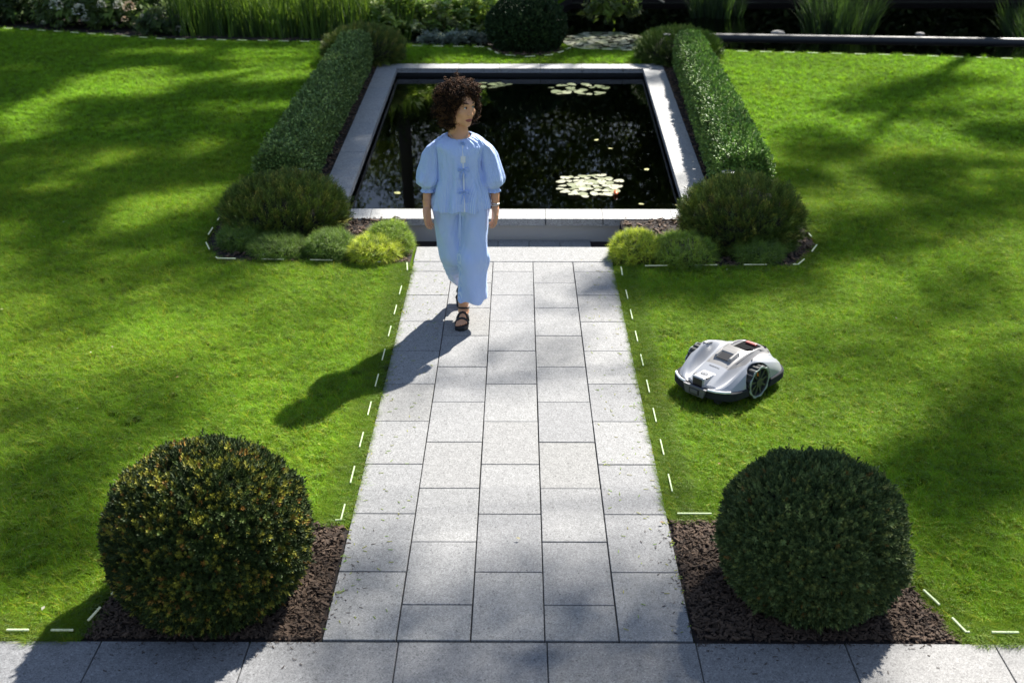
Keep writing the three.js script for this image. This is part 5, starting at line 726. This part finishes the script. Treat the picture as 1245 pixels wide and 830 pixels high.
  for (const s of [-1, 1]) { mesh('slot', tube([V(s * 0.2, top(0.2, -0.0) + 0.001, 0.03), V(s * 0.185, top(0.185, 0.0) + 0.001, 0.0), V(s * 0.185, top(0.185, -0.05) + 0.001, -0.05)], 0.0042, 6), M.black, T); mesh('slot', tube([V(s * 0.105, top(0.105, -0.2) + 0.001, -0.2), V(s * 0.11, top(0.11, -0.31) + 0.001, -0.305)], 0.005, 6), M.black, T); mesh('shell_seam', tube([V(s * 0.072, top(0.072, 0.13) + 0.0004, 0.13), V(s * 0.098, top(0.098, 0.05) + 0.0004, 0.05), V(s * 0.1, top(0.1, -0.1) + 0.0004, -0.1), V(s * 0.1, top(0.1, -0.2) + 0.0004, -0.2)], 0.0018, 5), dark, T); }
  // rear wheels: rubber tyre with lugs, spoked rim, pale jagged ring painting light caught by the tread
  const lugs = (r0, r1, n, depth) => { const s = new THREE.Shape(); for (let k = 0; k < n * 4; k++) { const a = k / (n * 4) * 6.283, r = k % 4 < 2 ? r1 : r0; k ? s.lineTo(Math.cos(a) * r, Math.sin(a) * r) : s.moveTo(Math.cos(a) * r, Math.sin(a) * r); } return [s, depth]; };
  const ring = (r0, r1, n, inner, depth) => { const [s] = lugs(r0, r1, n); const h = new THREE.Path(); h.absarc(0, 0, inner, 0, Math.PI * 2); s.holes.push(h); return new THREE.ExtrudeGeometry(s, { depth, bevelEnabled: true, bevelThickness: 0.002, bevelSize: 0.0015, bevelSegments: 1, curveSegments: 36 }); };
  const rimM = std(rgb(0.04, 0.048, 0.042), 0.45), glintM = std(rgb(0.26, 0.31, 0.28), 0.4), orangeM = std(rgb(0.6, 0.16, 0.02), 0.5);
  for (const s of [1, -1]) {
    const w = mesh('wheel', ring(0.1, 0.107, 18, 0.086, 0.05).translate(0, 0, -0.025).rotateY(Math.PI / 2), tyreM, T); w.scale.set(1, 1.06, 1.06); w.position.set(s * 0.24, 0.114, 0.02);
    mesh('tread_glint', ring(0.098, 0.106, 9, 0.094, 0.004).rotateY(Math.PI / 2).translate(s * 0.027 - (s < 0 ? 0.004 : 0), 0, 0), glintM, w);
    const spokes = [new THREE.CylinderGeometry(0.026, 0.03, 0.02, 20).rotateZ(Math.PI / 2).translate(s * 0.02, 0, 0), new THREE.CylinderGeometry(0.092, 0.092, 0.012, 32).rotateZ(Math.PI / 2).translate(s * 0.004, 0, 0)]; for (let k = 0; k < 9; k++) spokes.push(new THREE.BoxGeometry(0.012, 0.07, 0.013).translate(s * 0.018, 0.058, 0).rotateX(k / 9 * 6.283));
    mesh('rim', mergeGeometries(spokes), rimM, w); mesh('rim_mark', new RoundedBoxGeometry(0.006, 0.03, 0.009, 2, 0.002).translate(s * 0.028, 0.07, 0.012).rotateX(0.25), orangeM, w);
  }
  for (const s of [-1, 1]) mesh('caster', new THREE.CylinderGeometry(0.04, 0.04, 0.025, 20).rotateZ(Math.PI / 2).translate(s * 0.13, 0.032, 0.27), tyreM, T);
  // emblem on the nose and lettering on the hood, as printed
  const print = (w, h, draw) => { const c = document.createElement('canvas'); c.width = w; c.height = h; const x = c.getContext('2d'); x.clearRect(0, 0, w, h); draw(x); const t = new THREE.CanvasTexture(c); t.colorSpace = THREE.SRGBColorSpace; return new THREE.MeshStandardMaterial({ map: t, transparent: true, roughness: 0.4 }); };
  const patch = (w, l, x0, z0, lift, yf) => { const g = new THREE.PlaneGeometry(w, l, 12, 8).rotateX(-Math.PI / 2), p = g.attributes.position; for (let i = 0; i < p.count; i++) p.setY(i, yf(p.getX(i) + x0, p.getZ(i) + z0) + lift); g.translate(x0, 0, z0); g.computeVertexNormals(); return g; };
  mesh('emblem', patch(0.062, 0.05, 0, 0.27, 0.0012, () => 0.1685), print(256, 208, (x) => { x.strokeStyle = '#24262a'; x.fillStyle = '#24262a'; x.lineWidth = 20; x.lineJoin = 'round'; x.beginPath(); x.moveTo(66, 66); x.lineTo(38, 78); x.lineTo(44, 150); x.quadraticCurveTo(128, 196, 212, 150); x.lineTo(218, 78); x.lineTo(190, 66); x.stroke(); x.font = 'bold 104px sans-serif'; x.textAlign = 'center'; x.fillText('H', 128, 150); for (const [a, b] of [[84, 46], [128, 28], [172, 46]]) { x.beginPath(); x.arc(a, b, 14, 0, 7); x.fill(); } }), T);
  mesh('lettering', patch(0.11, 0.02, 0, 0.165, 0.0015, (x, z) => top(x, z)), print(512, 93, (x) => { x.fillStyle = '#4a4c50'; x.font = 'bold 76px sans-serif'; x.textAlign = 'center'; x.fillText('Husqvarna', 256, 70); }), T);
}
renderer.render(scene, camera);
